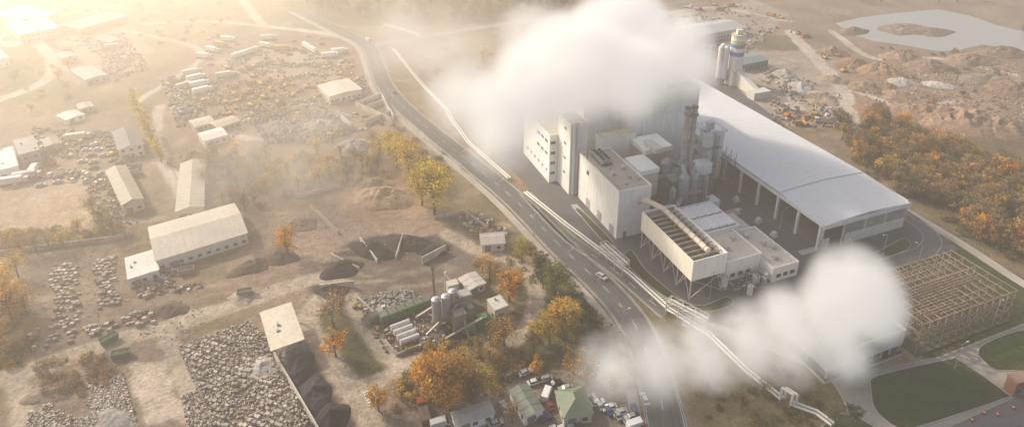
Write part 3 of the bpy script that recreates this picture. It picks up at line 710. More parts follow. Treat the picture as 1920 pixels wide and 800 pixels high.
for a, b, r, h in ((5,33,2.2,18),(6,38.5,2.0,16),(12,42,1.8,15),(15,31,2.4,20),(5,28,1.3,13),(9,47,1.3,12)):
    B.cyl(P3(a,b,0), P3(a,b,h), r, r, 20, SG); B.cyl(P3(a,b,h), P3(a,b,h+1.6), r, r*.4, 20, SG)
B.use('ducts')
for p in ([P3(14,24,15),P3(12,29,15),P3(11.5,35,15)],[P3(5,33,19),P3(8,34,22),P3(11,36,22)],[P3(25,38,14),P3(20,42,14),P3(12,42,16)],[P3(6,38,17),P3(10,39,20),P3(11.5,39,20)],[P3(3,16,6),P3(3,24,6),P3(5,28,7)],[P3(2,20,9),P3(-1,26,9),P3(5,33,9)]):
    for i in range(len(p)-1): B.cyl(p[i], p[i+1], 1.0, 1.0, 14, random.choice([SG,(.2,.21,.23),(.5,.5,.5)]))
B.use('steelwork')
sc2 = (.2,.22,.26)
for a0_, a1_, b0_, b1_, h_ in ((2,20,26,44,15),(9,23,15,25,9),(21,35,24,39,10),(14,24,53,66,18),(-1,8,25,34,9)):
    for a in np.linspace(a0_, a1_, 4):
        for b in np.linspace(b0_, b1_, 4):
            B.beam(P3(a,b,0), P3(a,b,h_), .22, sc2)
    for z in np.arange(3.5, h_+.1, 3.8):
        for a in np.linspace(a0_, a1_, 4): B.beam(P3(a,b0_,z), P3(a,b1_,z), .16, sc2)
        for b in np.linspace(b0_, b1_, 4): B.beam(P3(a0_,b,z), P3(a1_,b,z), .16, sc2)
B.use('walkways')
for z, a, b, l, w in ((15.6,11,33,9,9),(12,5,36,8,7),(20.5,20,54,7,12)):
    pb(B, a-l/2, a+l/2, b-w/2, b+w/2, z, z+.15, (.25,.26,.27), 'metal')
B.done('flue_gas_treatment')
B = MB(); B.use('flues')
for b in (36, 39.2):
    B.cyl(P3(11,b,0), P3(11,b,45), 1.2, 1.1, 20, (.42,.40,.39)); B.cyl(P3(11,b,45), P3(11,b,45.5), 1.35, 1.35, 20, (.15,.15,.15))
    for z in range(6, 45, 6): B.cyl(P3(11,b,z), P3(11,b,z+.25), 1.35, 1.35, 20, (.3,.3,.3))
B.use('platforms')
for z, r in ((16,4.5),(20,3.8),(42,2.9)):
    c = P3(11,37.6,z); B.cyl(c, (c[0],c[1],z+.2), r, r, 8, (.25,.27,.3))
    for k in range(16):
        t = k*math.pi/8; q = (c[0]+math.cos(t)*r*.97, c[1]+math.sin(t)*r*.97, z); t2 = (k+1)*math.pi/8; q2 = (c[0]+math.cos(t2)*r*.97, c[1]+math.sin(t2)*r*.97, z+1.2)
        B.beam(q, (q[0],q[1],z+1.2), .08, (.1,.13,.2)); B.beam((q[0],q[1],z+1.2), q2, .08, (.1,.13,.2))
B.done('twin_chimney')
B = MB(); B.use('silo_shells')
for a, b in ((20,55),(20,60.2),(25.5,57.6)):
    B.cyl(P3(a,b,5), P3(a,b,26), 2.35, 2.35, 24, (.6,.62,.63), 'paint'); B.cyl(P3(a,b,5), P3(a,b,2), 2.35, .5, 24, (.45,.46,.48)); B.cyl(P3(a,b,26), P3(a,b,26.8), 2.35, .8, 24, (.66,.66,.66), 'paint')
B.use('supports')
for a, b in ((20,55),(20,60.2),(25.5,57.6)):
    for k in range(4):
        t = k*math.pi/2+.7; c = P3(a,b,0); B.beam((c[0]+2.2*math.cos(t), c[1]+2.2*math.sin(t), 0), (c[0]+2.2*math.cos(t), c[1]+2.2*math.sin(t), 6), .3, SG)
        B.beam((c[0]+2.3*math.cos(t), c[1]+2.3*math.sin(t), 26), (c[0]+2.3*math.cos(t), c[1]+2.3*math.sin(t), 28), .12, (.05,.08,.25))
for z in (27.2, 28):
    for p, q in (((17.6,52.6),(17.6,62.6)),((17.6,62.6),(28,62.6)),((28,62.6),(28,52.6)),((28,52.6),(17.6,52.6))): B.beam(P3(*p,z), P3(*q,z), .12, (.05,.08,.25))
pb(B, 22, 24, 56, 59, 26.9, 30, (.5,.5,.5)); B.beam(P3(17.2,57,0), P3(17.2,57,27), .3, SG); B.beam(P3(17.2,58.4,0), P3(17.2,58.4,27), .3, SG)
for z in range(1, 27, 2): B.beam(P3(17.2,57,z), P3(17.2,58.4,z+1.2), .12, SG)
B.done('reagent_silos')
for a, b in ((-12,58),(-4,54),(-22,57),(4,60)):
    B = MB(); B.use('base'); pb(B, a, a+2.4, b, b+2.4, .03, .9, (.5,.48,.44)); B.use('cabinet'); pb(B, a+.4, a+2, b+.4, b+2, .91, 2.2, (.6,.6,.58)); B.done('equipment_plinth')
# cooling tower cells + frame
B = MB(); B.use('upper_walls')
pb(B, -82.5, -67, 21.5, 51, 4, 9, (.66,.64,.6), topcol=(.2,.195,.19), topmat='roofm'); B.use('parapets'); pp(B, -82.5, -67, 21.5, 51, 9, (.72,.7,.66), .9)
B.use('columns')
for i in range(9):
    b = 21.9+i*3.55
    for a in (-82.2, -75, -67.7): pb(B, a, a+.4, b, b+.4, 1.11, 3.99, (.45,.44,.41), 'rough')
B.use('basin'); pb(B, -83, -66.5, 21, 51.5, 0, 1.1, (.42,.41,.37), 'rough', (.05,.06,.06), 'glass')
B.use('fan_stacks')
for i in range(4):
    c = P3(-74.7, 25.5+i*7.3, 9); B.cyl(c, (c[0],c[1],10.8), 3.2, 2.9, 24, (.5,.5,.48), 'paint'); B.cyl((c[0],c[1],10.82), (c[0],c[1],10.9), 2.6, 2.6, 24, DARK)
B.done('cooling_tower_cells')
B = MB(); RC = (.27,.20,.15)
na, nb = 6, 13
As = np.linspace(-84, -62, na); Bs = np.linspace(55.5, 97, nb)
B.use('columns')
for a in As:
    for b in Bs: pb(B, a-.17, a+.17, b-.17, b+.17, 0, 11.3, (.25,.21,.18), 'rough')
B.use('beams')
for z in (3.4, 7.2, 11.1):
    for a in As: pb(B, a-.13, a+.13, 55, 97.5, z, z+.35, RC, 'rough')
    for b in Bs: pb(B, -84.5, -61.5, b-.13, b+.13, z+.36, z+.66, RC, 'rough')
for k in range(22):
    a = -84+k*1.05
    if random.random() < .8: b = random.uniform(55, 65); pb(B, a-.08, a+.08, b, b+random.uniform(12, 32), 11.8, 12.0, (.34,.26,.19), 'rough')
B.use('braces')
for b0_, b1_ in zip(Bs[:-1], Bs[1:]):
    if random.random() < .35: B.beam(P3(-84.2, b0_, 3.4), P3(-84.2, b1_, 7.2), .14, RC, 'rough')
    if random.random() < .35: B.beam(P3(-84.2, b1_, 7.2), P3(-84.2, b0_, 11.1), .14, RC, 'rough')
B.use('basin'); pb(B, -85, -61, 54.8, 98, 0, .5, (.09,.10,.05), 'ground')
B.done('cooling_tower_frame')
# striped silo tower
B = MB(); x, y = G(1374,157); B.use('shell')
for z0_, z1_, c in ((10,19,(.76,.74,.7)),(19,21.5,(.10,.22,.42)),(21.5,24,(.77,.76,.72)),(24,26.3,(.10,.22,.42)),(26.3,28.5,(.5,.56,.22)),(28.5,31,(.77,.76,.72))):
    B.cyl((x,y,z0_), (x,y,z1_), 4.3, 4.3, 24, c, 'paint')
B.use('top_house'); B.cyl((x,y,31), (x,y,32), 4.5, 4.5, 24, (.55,.55,.35), 'paint'); B.ob((x,y), (1,0), (0,1), -1.6, 1.6, -1.6, 1.6, 32.01, 35, (.6,.6,.5))
for k in range(14):
    t = k*2*math.pi/14; B.beam((x+4.2*math.cos(t), y+4.2*math.sin(t), 32), (x+4.2*math.cos(t), y+4.2*math.sin(t), 33.2), .12, (.5,.45,.1))
B.use('base'); B.ob((x,y), (.93,.36), (-.36,.93), -4.5, 4.5, -4, 4, 0, 9.98, (.7,.67,.61))
B.use('side_silos')
for dx, dy in ((-6.6,-1),(-7.2,4),(-9.5,0)): B.cyl((x+dx,y+dy,4), (x+dx,y+dy,24), 1.7, 1.7, 16, (.7,.69,.65), 'paint'); B.cyl((x+dx,y+dy,4), (x+dx,y+dy,1), 1.7, .4, 16, GREY); B.cyl((x+dx,y+dy,24), (x+dx,y+dy,25), 1.7, .5, 16, (.6,.6,.6), 'paint')
B.use('legs')
for dx, dy in ((-6.6,-1),(-7.2,4),(-9.5,0)):
    for s in (-1,1): B.beam((x+dx+s*1.4,y+dy-1,0), (x+dx+s*1.4,y+dy-1,6), .3, GREY)
B.use('conveyor')
e = G(1422,183); d = Vector((e[0]-x, e[1]-y, 0)).normalized(); p = Vector((-d.y, d.x, 0))
q0 = Vector((x,y,0))+d*4; q1 = Vector((e[0],e[1],0))
B.hexa([q0-p*1.6, q1-p*1.6, q1+p*1.6, q0+p*1.6, q0-p*1.6+Vector((0,0,10)), q1-p*1.6+Vector((0,0,4)), q1+p*1.6+Vector((0,0,4)), q0+p*1.6+Vector((0,0,10))], (.72,.69,.63))
B.ob(e, (.93,.36), (-.36,.93), -6, 6, -3, 3, 0, 4.5, (.62,.6,.55))
B.done('striped_silo_tower')
# ---------------------------------------------------------------- asphalt plant
B = MB(); B.use('silos')
for u, v in ((820,612),(838,606),(851,596)):
    x, y = G(u, v); B.cyl((x,y,2.5), (x,y,11), 1.45, 1.45, 18, (.42,.42,.41)); B.cyl((x,y,2.5), (x,y,.6), 1.45, .3, 18, GREY); B.cyl((x,y,11), (x,y,11.6), 1.45, .5, 18, (.46,.46,.46))
    for s in (-1,1): B.beam((x+s,y-1,0), (x+s,y-1,3), .2, GREY)
B.use('exhaust_stack'); x, y = G(815,572); B.cyl((x,y,0), (x,y,15), .55, .5, 14, (.33,.22,.17)); B.cyl((x,y,15), (x,y,15.3), .65, .65, 14, DARK)
B.use('dryer_drum'); a = G(848,560); b = G(885,600); B.cyl((*a,6), (*b,4), 1.3, 1.3, 18, (.5,.47,.42)); B.cyl((*G(855,600),8), (*G(880,590),5), .6, .6, 12, (.5,.45,.35)); 
B.cyl((*G(838,560),11), (*G(860,575),6), .6, .6, 12, (.6,.57,.5)); B.cyl((*G(838,560),3), (*G(838,560),11), .6, .6, 12, (.6,.57,.5))
B.use('mixing_tower')
for (u, v, w, z0_, z1_, c) in ((870,590,2.2,2,9,(.35,.34,.3)),(862,612,2,0,6,(.4,.36,.28)),(905,615,1.5,0,5,(.06,.18,.09)),(884,625,1.6,0,2.5,(.06,.18,.09)),(850,575,1.8,6,10,(.5,.46,.38)),(876,570,1.5,0,4,(.5,.35,.1))):
    B.ob(G(u,v), (.9,.4), (-.4,.9), -w, w, -w*.8, w*.8, z0_, z1_, c)
B.use('conveyors')
for p, q, z0_, z1_ in (((800,632),(868,600),1,8),((780,600),(850,580),1,6),((835,640),(905,620),1,5),((880,640),(868,612),.5,6)):
    a = G(*p); b = G(*q); B.beam((*a,z0_), (*b,z1_), .7, (.3,.29,.27)); B.beam((*a,z0_+.7), (*b,z1_+.7), .15, (.3,.25,.1))
    for k in (.3,.6,.9): m = (a[0]+(b[0]-a[0])*k, a[1]+(b[1]-a[1])*k); B.beam((*m,0), (*m,z0_+(z1_-z0_)*k), .18, GREY)
B.use('steelwork')
for u in (838,850,862,876): 
    for v in (572,588,604): x, y = G(u, v); B.beam((x,y,0), (x,y,8), .2, (.25,.24,.22))
for v in (572,588,604):
    for z in (3,5.5,8): B.beam((*G(838,v),z), (*G(876,v),z), .16, (.3,.28,.2))
B.done('asphalt_mixing_plant')
B = MB(); B.use('hoppers')
a = Vector(G(716,612)); b = Vector(G(812,576)); d = (b-a); l = d.length; d.normalize(); p = Vector((-d.y,d.x))
for i in range(6):
    B.ob(a, d, p, i*l/6, (i+.93)*l/6, 0, 3.2, 1.2, 3.4, (.05,.16,.08)); B.ob(a, d, p, i*l/6+.2, (i+.93)*l/6-.2, .3, 2.9, 3.41, 3.5, (.16,.14,.12), 'ground')
    B.ob(a, d, p, i*l/6+.1, i*l/6+.4, .2, 3, 0, 1.19, (.05,.12,.07)); 
B.use('belt'); B.ob(a, d, p, -1, l+1, -.9, -.15, .6, .9, DARK, 'rough')
B.done('aggregate_hoppers')
B = MB()
for i in range(4):
    B.use('tanks')
    a = G(733+i*6, 622+i*9); b = G(768+i*6, 609+i*9); B.cyl((*a,1.5), (*b,1.5), .95, .95, 16, (.52,.5,.47), 'paint')
    B.use('saddles')
    for k in (.2,.8): m = (a[0]+(b[0]-a[0])*k, a[1]+(b[1]-a[1])*k); B.ob(m, (1,0), (0,1), -.25, .25, -.9, .9, .05, .7, GREY)
B.done('bitumen_tanks')
wall('concrete_wall',(722,640),(745,668),1.2); wall('concrete_wall',(745,668),(800,645),1.2)
def skip(u, v, r, col):
    B = MB(); d = (math.cos(r), math.sin(r)); p = (-d[1], d[0]); O = G(u, v); B.use('hull')
    P = []
    for z, f in ((.15,.85),(1.9,1)):
        for x_, y_ in ((-2.6,-1.1),(2.6,-1.1),(2.6,1.1),(-2.6,1.1)): P.append((O[0]+d[0]*x_*f+p[0]*y_, O[1]+d[1]*x_*f+p[1]*y_, z))
    B.hexa(P, col, 'rough', (.08,.07,.06), 'ground'); B.use('rim')
    parapet(B, O, d, p, -2.6, 2.6, -1.1, 1.1, 1.9, col, .12, .25); B.done('waste_skip')
for s in ((228,668,.3,(.08,.2,.09)),(205,640,.9,(.06,.2,.09)),(460,552,.3,(.3,.36,.22)),(570,100,.3,(.3,.3,.1)),(470,160,.4,(.3,.12,.05)),(902,605,.2,(.05,.15,.08)),(1250,70,.3,(.4,.3,.1)),(330,158,.6,(.3,.15,.07)),(255,330,.3,(.2,.2,.22)),(80,300,.3,(.1,.15,.3)),(95,310,.3,(.3,.12,.06)),(290,520,.4,(.2,.2,.22)),(350,512,.4,(.3,.25,.2))): skip(*s)
# ---------------------------------------------------------------- pipelines
def pipeline(name, pts, z, r=.36, n=2, gap=1.3, col=(.74,.71,.65), st=7):
    C = [np.array(G(*p)) for p in pts]; B = MB(); B.use('pipes')
    for k in range(n):
        O = offs(C, (k-(n-1)/2)*gap)
        for i in range(len(O)-1): B.cyl((*O[i], z), (*O[i+1], z), r, r, 12, col, 'paint')
    B.use('supports'); R = resample(C, st); Q1 = offs(R, gap*.9); Q2 = offs(R, -gap*.9)
    for q, q2 in zip(Q1, Q2):
        for s in (q, q2): B.beam((*s, 0), (*s, z-r), .2, (.4,.4,.38))
        B.beam((*q, z-r-.1), (*q2, z-r-.1), .22, (.4,.4,.38))
    B.done(name)
pipeline('district_heating_pipeline', [(738,95),(790,160),(840,212)], 1.3)
pipeline('district_heating_pipeline', [(840,212),(845,225),(880,272),(955,338)], 1.2)
pipeline('district_heating_pipeline', [(985,365),(1060,425),(1130,478)], 1.5)
pipeline('district_heating_pipeline', [(1130,478),(1150,495),(1185,522),(1250,582)], 1.6)
pipeline('district_heating_pipeline', [(1250,582),(1330,632),(1400,700),(1465,752)], 1.2)
pipeline('district_heating_pipeline', [(1480,760),(1530,778),(1560,800)], 1.2)
def gantry(p0, p1, w, h, col=(.6,.59,.56)):
    C = resample([np.array(G(*p0)), np.array(G(*p1))], 5); B = MB(); B.use('portals'); L0 = offs(C, w/2); L1 = offs(C, -w/2)
    for i in range(len(C)):
        for a in (L0[i], L1[i]): B.beam((*a,0), (*a,h), .3, col)
        for z in (h, h-1.6): B.beam((*L0[i],z), (*L1[i],z), .25, col)
    B.use('chords')
    for i in range(len(C)-1):
        for z in (h, h-1.6):
            for a in (L0, L1): B.beam((*a[i],z), (*a[i+1],z), .22, col)
        for a in (L0, L1): B.beam((*a[i],h-1.6), (*a[i+1],h), .16, col)
    B.use('pipes')
    for f in (-.25,.25):
        O = offs(C, w*f)
        for i in range(len(C)-1): B.cyl((*O[i],h-1.1), (*O[i+1],h-1.1), .38, .38, 12, (.7,.68,.63), 'paint')
    B.done('pipe_gantry')
gantry((1130,478),(1172,516),3,6); gantry((1252,585),(1322,622),3,6); gantry((722,60),(788,80),3,7)
B = MB(); B.use('pipes')
for k in (0,1):
    pts = [(*G(1462+k*8,752),1.2),(*G(1462+k*8,752),5),(*G(1482+k*8,765),5),(*G(1482+k*8,765),1.2)]
    for i in range(3): B.cyl(pts[i], pts[i+1], .36, .36, 12, (.7,.68,.63), 'paint')
B.done('pipe_expansion_loop')
# ---------------------------------------------------------------- vehicles
def mesh_of(B, name): 
    p = B.parts['body']; return mkmesh(name, *p)
def wheels(B, xs_, w, r):
    for x in xs_:
        for s in (-1, 1): B.cyl((x, s*(w-.25), r), (x, s*w, r), r, r, 12, (.02,.02,.02), 'rough')
def taper(B, x0, x1, w0, z0, X0, X1, w1, z1, col, mat, topcol=None, topmat=None):
    B.hexa([(x0,-w0,z0),(x1,-w0,z0),(x1,w0,z0),(x0,w0,z0),(X0,-w1,z1),(X1,-w1,z1),(X1,w1,z1),(X0,w1,z1)], col, mat, topcol, topmat)
B = MB(); W1 = (1,1,1)
taper(B,-2.15,2.15,.88,.3,-2.2,2.2,.9,.62,W1,'body'); taper(B,-2.2,2.2,.9,.62,-2.1,2.05,.82,.92,W1,'body')
taper(B,-1.7,1.1,.8,.92,-1.25,.45,.64,1.4,(.04,.045,.05),'glass'); taper(B,-1.25,.45,.64,1.4,-1.15,.35,.58,1.46,W1,'body'); wheels(B,(-1.35,1.35),.92,.33)
CAR = mesh_of(B,'car_mesh')
B = MB(); taper(B,-2.6,2.6,1,.5,-2.6,2.6,1,1.1,W1,'body'); taper(B,-2.6,1.9,1,1.1,-2.55,1.6,.92,2.4,W1,'body'); taper(B,1.9,2.55,.96,1.1,1.62,1.9,.85,1.9,(.04,.045,.05),'glass'); wheels(B,(-1.7,1.7),1.02,.38)
VAN = mesh_of(B,'van_mesh')
B = MB(); taper(B,-6,3.6,1.2,.9,-6,3.6,1.2,1.2,(.1,.1,.1),'rough'); taper(B,-6,2.9,1.25,1.22,-6,2.9,1.25,3.9,W1,'body'); taper(B,3.3,5.4,1.2,.6,3.3,5.2,1.15,3.1,(.75,.75,.75),'body'); taper(B,5.21,5.42,1.0,1.7,5.15,5.25,.95,2.7,(.04,.045,.05),'glass'); wheels(B,(-5.2,-4.1,-3,2.2,4.5),1.25,.5)
TRK = mesh_of(B,'truck_mesh')
B = MB(); taper(B,-3.5,1.3,1.2,.9,-3.7,1.4,1.25,2.3,W1,'body',(.12,.1,.08),'ground'); taper(B,1.7,3.6,1.2,.6,1.7,3.5,1.15,2.9,(.9,.9,.9),'body'); taper(B,3.5,3.68,1.0,1.6,3.45,3.55,.95,2.5,(.04,.045,.05),'glass'); wheels(B,(-2.8,-1.6,2.6),1.25,.5)
TIP = mesh_of(B,'tipper_mesh')
B = MB()
for s in (-1.1,1.1):
    taper(B,-1.9,1.9,.3,.0,-2.1,2.1,.3,.85,(.05,.05,.05),'rough'); V = B.cur[0]
    for i in range(len(V)-8, len(V)): V[i] = (V[i][0], V[i][1]+s, V[i][2])
taper(B,-2.2,1.2,1.2,.95,-2.1,1.1,1.15,2.0,W1,'body'); 
taper(B,-.2,1.3,.5,2.0,-.1,1.1,.45,3.0,(.05,.06,.07),'glass'); V = B.cur[0]
for i in range(len(V)-8, len(V)): V[i] = (V[i][0], V[i][1]+.6, V[i][2])
B.cyl((1.0,-.3,1.8),(3.6,-.3,4.8),.35,.28,6,W1,'body'); B.cyl((3.6,-.3,4.8),(6.2,-.3,2.6),.27,.2,6,W1,'body'); B.cyl((6.2,-.3,2.7),(5.9,-.3,1.3),.5,.75,6,(.1,.1,.1),'metal')
EXC = mesh_of(B,'excavator_mesh')
def veh(me, name, u, v, ang, col, sc=1.):
    o = bpy.data.objects.new(name, me); COL.objects.link(o); x, y = G(u, v); o.location = (x, y, .04); o.rotation_euler[2] = math.radians(ang); o.color = (*col, 1); o.scale = (sc,)*3
CC = [(.5,.5,.5),(.35,.36,.38),(.03,.03,.035),(.55,.55,.53),(.18,.03,.02),(.04,.07,.18),(.12,.12,.13),(.6,.6,.58),(.3,.3,.28)]
random.seed(11)
for i in range(9): veh(CAR,'parked_car',1022+i*20+random.uniform(-2,2),712+i*9,random.choice((20,200))+random.uniform(-4,4),random.choice(CC))
for i in range(6): veh(CAR,'parked_car',1122+i*17,760+i*9,110+random.uniform(-6,6),random.choice(CC))
for i in range(4): veh(CAR,'parked_car',1040+i*17,812-i*1,110+random.uniform(-5,5),random.choice(CC))
for u, v, a in ((958,705,30),(985,700,30),(1003,718,20),(1030,760,110),(1020,785,20),(930,795,20),(1165,745,100),(1190,772,95),(1208,750,100),(1140,728,20),(945,765,110),(1180,725,20)):
    veh(CAR,'parked_car',u,v,a,random.choice(CC))
veh(VAN,'delivery_van',1025,742,70,(.7,.7,.69)); veh(VAN,'delivery_van',1192,800,20,(.65,.65,.65)); veh(TIP,'tipper_truck',795,778,110,(.25,.04,.03)); veh(VAN,'delivery_van',825,798,20,(.45,.45,.45)); veh(TIP,'tipper_truck',1220,35,10,(.1,.2,.4))
for u, v, a, c in ((400,98,-20,(.75,.75,.72)),(430,78,-10,(.75,.75,.72)),(450,107,60,(.8,.79,.75)),(464,103,60,(.75,.75,.72)),(478,98,60,(.7,.6,.25)),(576,92,-50,(.8,.79,.75)),(588,99,-50,(.75,.75,.72)),(620,108,20,(.8,.8,.78)),(638,100,20,(.75,.75,.75)),(370,150,40,(.8,.79,.75)),(376,162,40,(.75,.75,.72)),(362,140,40,(.6,.6,.58)),(385,110,-10,(.6,.6,.6)),(382,174,40,(.75,.75,.72)),(1290,60,5,(.7,.7,.7)),(55,335,20,(.5,.5,.5)),(215,92,20,(.5,.45,.4)),(500,90,-20,(.75,.75,.7)),(530,95,10,(.6,.3,.1)),(425,145,30,(.6,.6,.5)),(415,88,-20,(.5,.3,.1)),(350,165,50,(.5,.45,.4)),(505,75,15,(.7,.68,.6)),(30,345,20,(.6,.58,.55)),(65,325,110,(.7,.68,.6)),(150,262,20,(.6,.58,.5))):
    veh(TRK,'box_truck',u,v,a,c)
random.seed(5)
YC = [(.62,.36,.04),(.66,.42,.05),(.5,.18,.04),(.6,.33,.05)]
for u, v in ((440,165),(465,175),(490,160),(510,170),(530,165),(545,180),(560,172),(575,165),(500,185),(450,190),(600,170),(585,190),(475,200),(520,195),(640,140),(660,125),(410,70),(500,110),(560,215),(620,255),(425,215),(1480,220),(1510,235),(1530,215),(1550,110),(1570,105),(1555,100),(1580,135),(1500,65),(1460,35),(1340,10),(1310,20),(210,290),(150,270),(860,540),(535,150),(480,145),(610,155),(455,180),(505,152),(550,160),(595,180),(430,180),(415,195)):
    veh(EXC,'excavator',u+random.uniform(-4,4),v,random.uniform(0,360),random.choice(YC),1.0)
for u, v in ((1495,232),(1520,225),(1540,230),(1470,205),(1490,210),(1290,15),(1300,40),(1350,20),(1370,12),(1255,45),(1240,40),(1510,70),(1445,30),(430,130),(470,130),(350,215),(390,195)):
    veh(TIP,'tipper_truck',u,v,random.uniform(0,360),random.choice([(.1,.2,.45),(.6,.6,.6),(.5,.2,.05),(.6,.55,.5)]))
occ = []
zones_ = [(1290,1345,86,98,2),(1240,1300,30,60,1),(60,240,255,285,3),(120,235,60,100,3),(390,620,65,130,4),(320,360,140,210,2),(0,110,325,350,2),(80,200,325,345,2),(150,260,270,330,2)]
for x0, x1, y0, y1, k in zones_:
    for i in range(k*9):
        for _ in range(20):
            u, v = random.uniform(x0,x1), random.uniform(y0,y1); g = G(u,v)
            if all((g[0]-q[0])**2+(g[1]-q[1])**2 > 25 for q in occ): break
        else: continue
        occ.append(g); veh(CAR,'parked_car',u,v,random.choice((20,110,200))+random.uniform(-10,10),random.choice(CC))
veh(CAR,'moving_car',1128,520,-52,(.5,.5,.5)); veh(CAR,'moving_car',740,175,-65,(.1,.1,.1)); veh(VAN,'delivery_van',690,78,-40,(.6,.6,.6)); veh(TIP,'tipper_truck',700,600,45,(.3,.3,.28))
def lamp(u, v, ang, h=9):
    B = MB(); B.use('pole'); B.cyl((0,0,0),(0,0,h),.12,.07,8,(.45,.45,.44)); B.cyl((0,0,0),(0,0,.5),.2,.2,8,GREY); B.use('arm'); B.cyl((0,0,h-.05),(1.8,0,h+.4),.06,.05,6,(.45,.45,.44)); B.use('lantern'); B.ob((1.7,0),(1,0),(0,1),0,.8,-.18,.18,h+.3,h+.48,(.5,.5,.5))
    B.done('street_lamp', loc=(*G(u,v),0), rot=math.radians(ang))
for u, v, a in ((805,255,40),(865,318,40),(935,375,40),(1000,440,40),(1065,510,40),(1120,562,40),(1165,625,20),(1192,700,0),(1655,478,200),(1720,498,150),(1590,495,90),(1462,430,30),(1420,520,20),(1860,610,30),(1790,690,20),(1330,560,60),(735,215,60),(690,150,80),(1700,560,0)): lamp(u, v, a)
for u, v in ((1822,788),(1845,775),(1870,778),(1900,765)):
    B = MB(); B.use('base'); B.cyl((0,0,0),(0,0,.12),.45,.45,8,(.03,.03,.03),'rough'); B.use('cone'); B.cyl((0,0,.12),(0,0,.6),.4,.3,12,(.5,.03,.02),'paint'); B.cyl((0,0,.6),(0,0,.9),.3,.22,12,WHITE,'paint'); B.cyl((0,0,.9),(0,0,1.3),.22,.08,12,(.5,.03,.02),'paint')
    B.done('barrier_post', loc=(*G(u,v),.03))
B = MB(); B.use('lattice'); x, y = G(603,45)
for k in range(8):
    w0 = 2.2*(1-k/9); w1 = 2.2*(1-(k+1)/9); z0_ = k*3.2; z1_ = (k+1)*3.2
    cs = ((-1,-1),(1,-1),(1,1),(-1,1))
    for i in range(4):
        a = cs[i]; b = cs[(i+1) % 4]
        B.beam((x+a[0]*w0,y+a[1]*w0,z0_),(x+a[0]*w1,y+a[1]*w1,z1_),.2,GREY); B.beam((x+a[0]*w0,y+a[1]*w0,z0_),(x+b[0]*w1,y+b[1]*w1,z1_),.12,GREY)
for z in (18,22): B.beam((x-5,y,z),(x+5,y,z),.25,GREY)
B.done('power_pylon')
# ---------------------------------------------------------------- trees
def tree_mesh(name, seed, cw=4.2, ch=3.6, cz=6.4, nb=26, nl=34, ls=.62, bare=False, bush=False):
    random.seed(seed); B = MB()
    if not bush:
        B.cyl((0,0,-.2),(.1,0,4.2),.3,.18,7,(.10,.075,.055),'bark',False); B.cyl((.1,0,4.2),(.2,.1,8),.18,.05,6,(.10,.075,.055),'bark',False)
    bl = []
    for i in range(nb):
        while 1:
            x, y, z = [random.uniform(-1,1) for _ in range(3)]
            if .15 < x*x+y*y+z*z < 1: break
        tp = 1-.35*max(0, z); c = Vector((x*cw*tp*random.uniform(.75,1.1), y*cw*tp*random.uniform(.75,1.1), cz+z*ch)); bl.append(c)
        if not bush:
            s = Vector((.1,0,random.uniform(2.6,6))); m = s.lerp(c,.5)+Vector((0,0,.4))
            B.cyl(s,m,.09,.06,4,(.10,.075,.055),'bark',False); B.cyl(m,c,.06,.02,4,(.10,.075,.055),'bark',False)
    for c in bl:
        r = random.uniform(.9,1.7)*(cw/4.2)**.5; q = random.uniform(.6,1.4); hue = random.uniform(-.12,.12)
        for k in range(nl):
            d = Vector([random.gauss(0,1) for _ in range(3)]).normalized(); p = c+d*r*random.uniform(.35,1.05)*(1.4 if bare else 1); 
            if p.z < .1: p.z = .1
            n = (d+Vector([random.gauss(0,.6) for _ in range(3)])).normalized(); a = n.orthogonal().normalized(); b = n.cross(a); s = ls*random.uniform(.5,1.1)
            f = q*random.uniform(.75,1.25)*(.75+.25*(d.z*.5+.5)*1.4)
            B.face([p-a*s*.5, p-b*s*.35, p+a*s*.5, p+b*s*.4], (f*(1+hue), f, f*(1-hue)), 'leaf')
    return mesh_of(B, name)
TM = [tree_mesh('tree_mesh_a',1,nb=30), tree_mesh('tree_mesh_b',2,3.4,4.2,6.2,nb=30), tree_mesh('tree_mesh_c',3,4.4,3.6,6.2,nb=44,nl=44,ls=.5), tree_mesh('tree_mesh_d',4,2.6,4.2,6,nb=24), tree_mesh('tree_mesh_e',5,3.8,3.8,6.3,nb=28,nl=26,ls=.5,bare=True)]
BUSH = [tree_mesh('shrub_mesh_a',6,2.4,1.1,1.1,nb=14,nl=26,ls=.5,bush=True), tree_mesh('shrub_mesh_b',8,2.8,1.5,1.4,nb=16,nl=24,ls=.5,bush=True)]
random.seed(21)
YEL = (.70,.50,.06); ORG = (.66,.34,.055); BRN = (.30,.20,.09); OLV = (.20,.18,.06); GRN = (.07,.09,.03); RED = (.42,.2,.06); GLD = (.60,.40,.07)
def jit(c, s=.12): q = random.uniform(1-s, 1+s); return tuple(min(1, x*q*random.uniform(.95,1.05)) for x in c)
def tree(u, v, h, c, k=None, name='autumn_tree'):
    o = bpy.data.objects.new(name, random.choice(TM) if k is None else TM[k]); COL.objects.link(o); o.location = (*G(u, v), 0); s = h/10*1.2
    o.scale = (s*random.uniform(.92,1.12), s*random.uniform(.92,1.12), s); o.rotation_euler[2] = random.uniform(0,6.28); o.color = (*jit(c), 1)
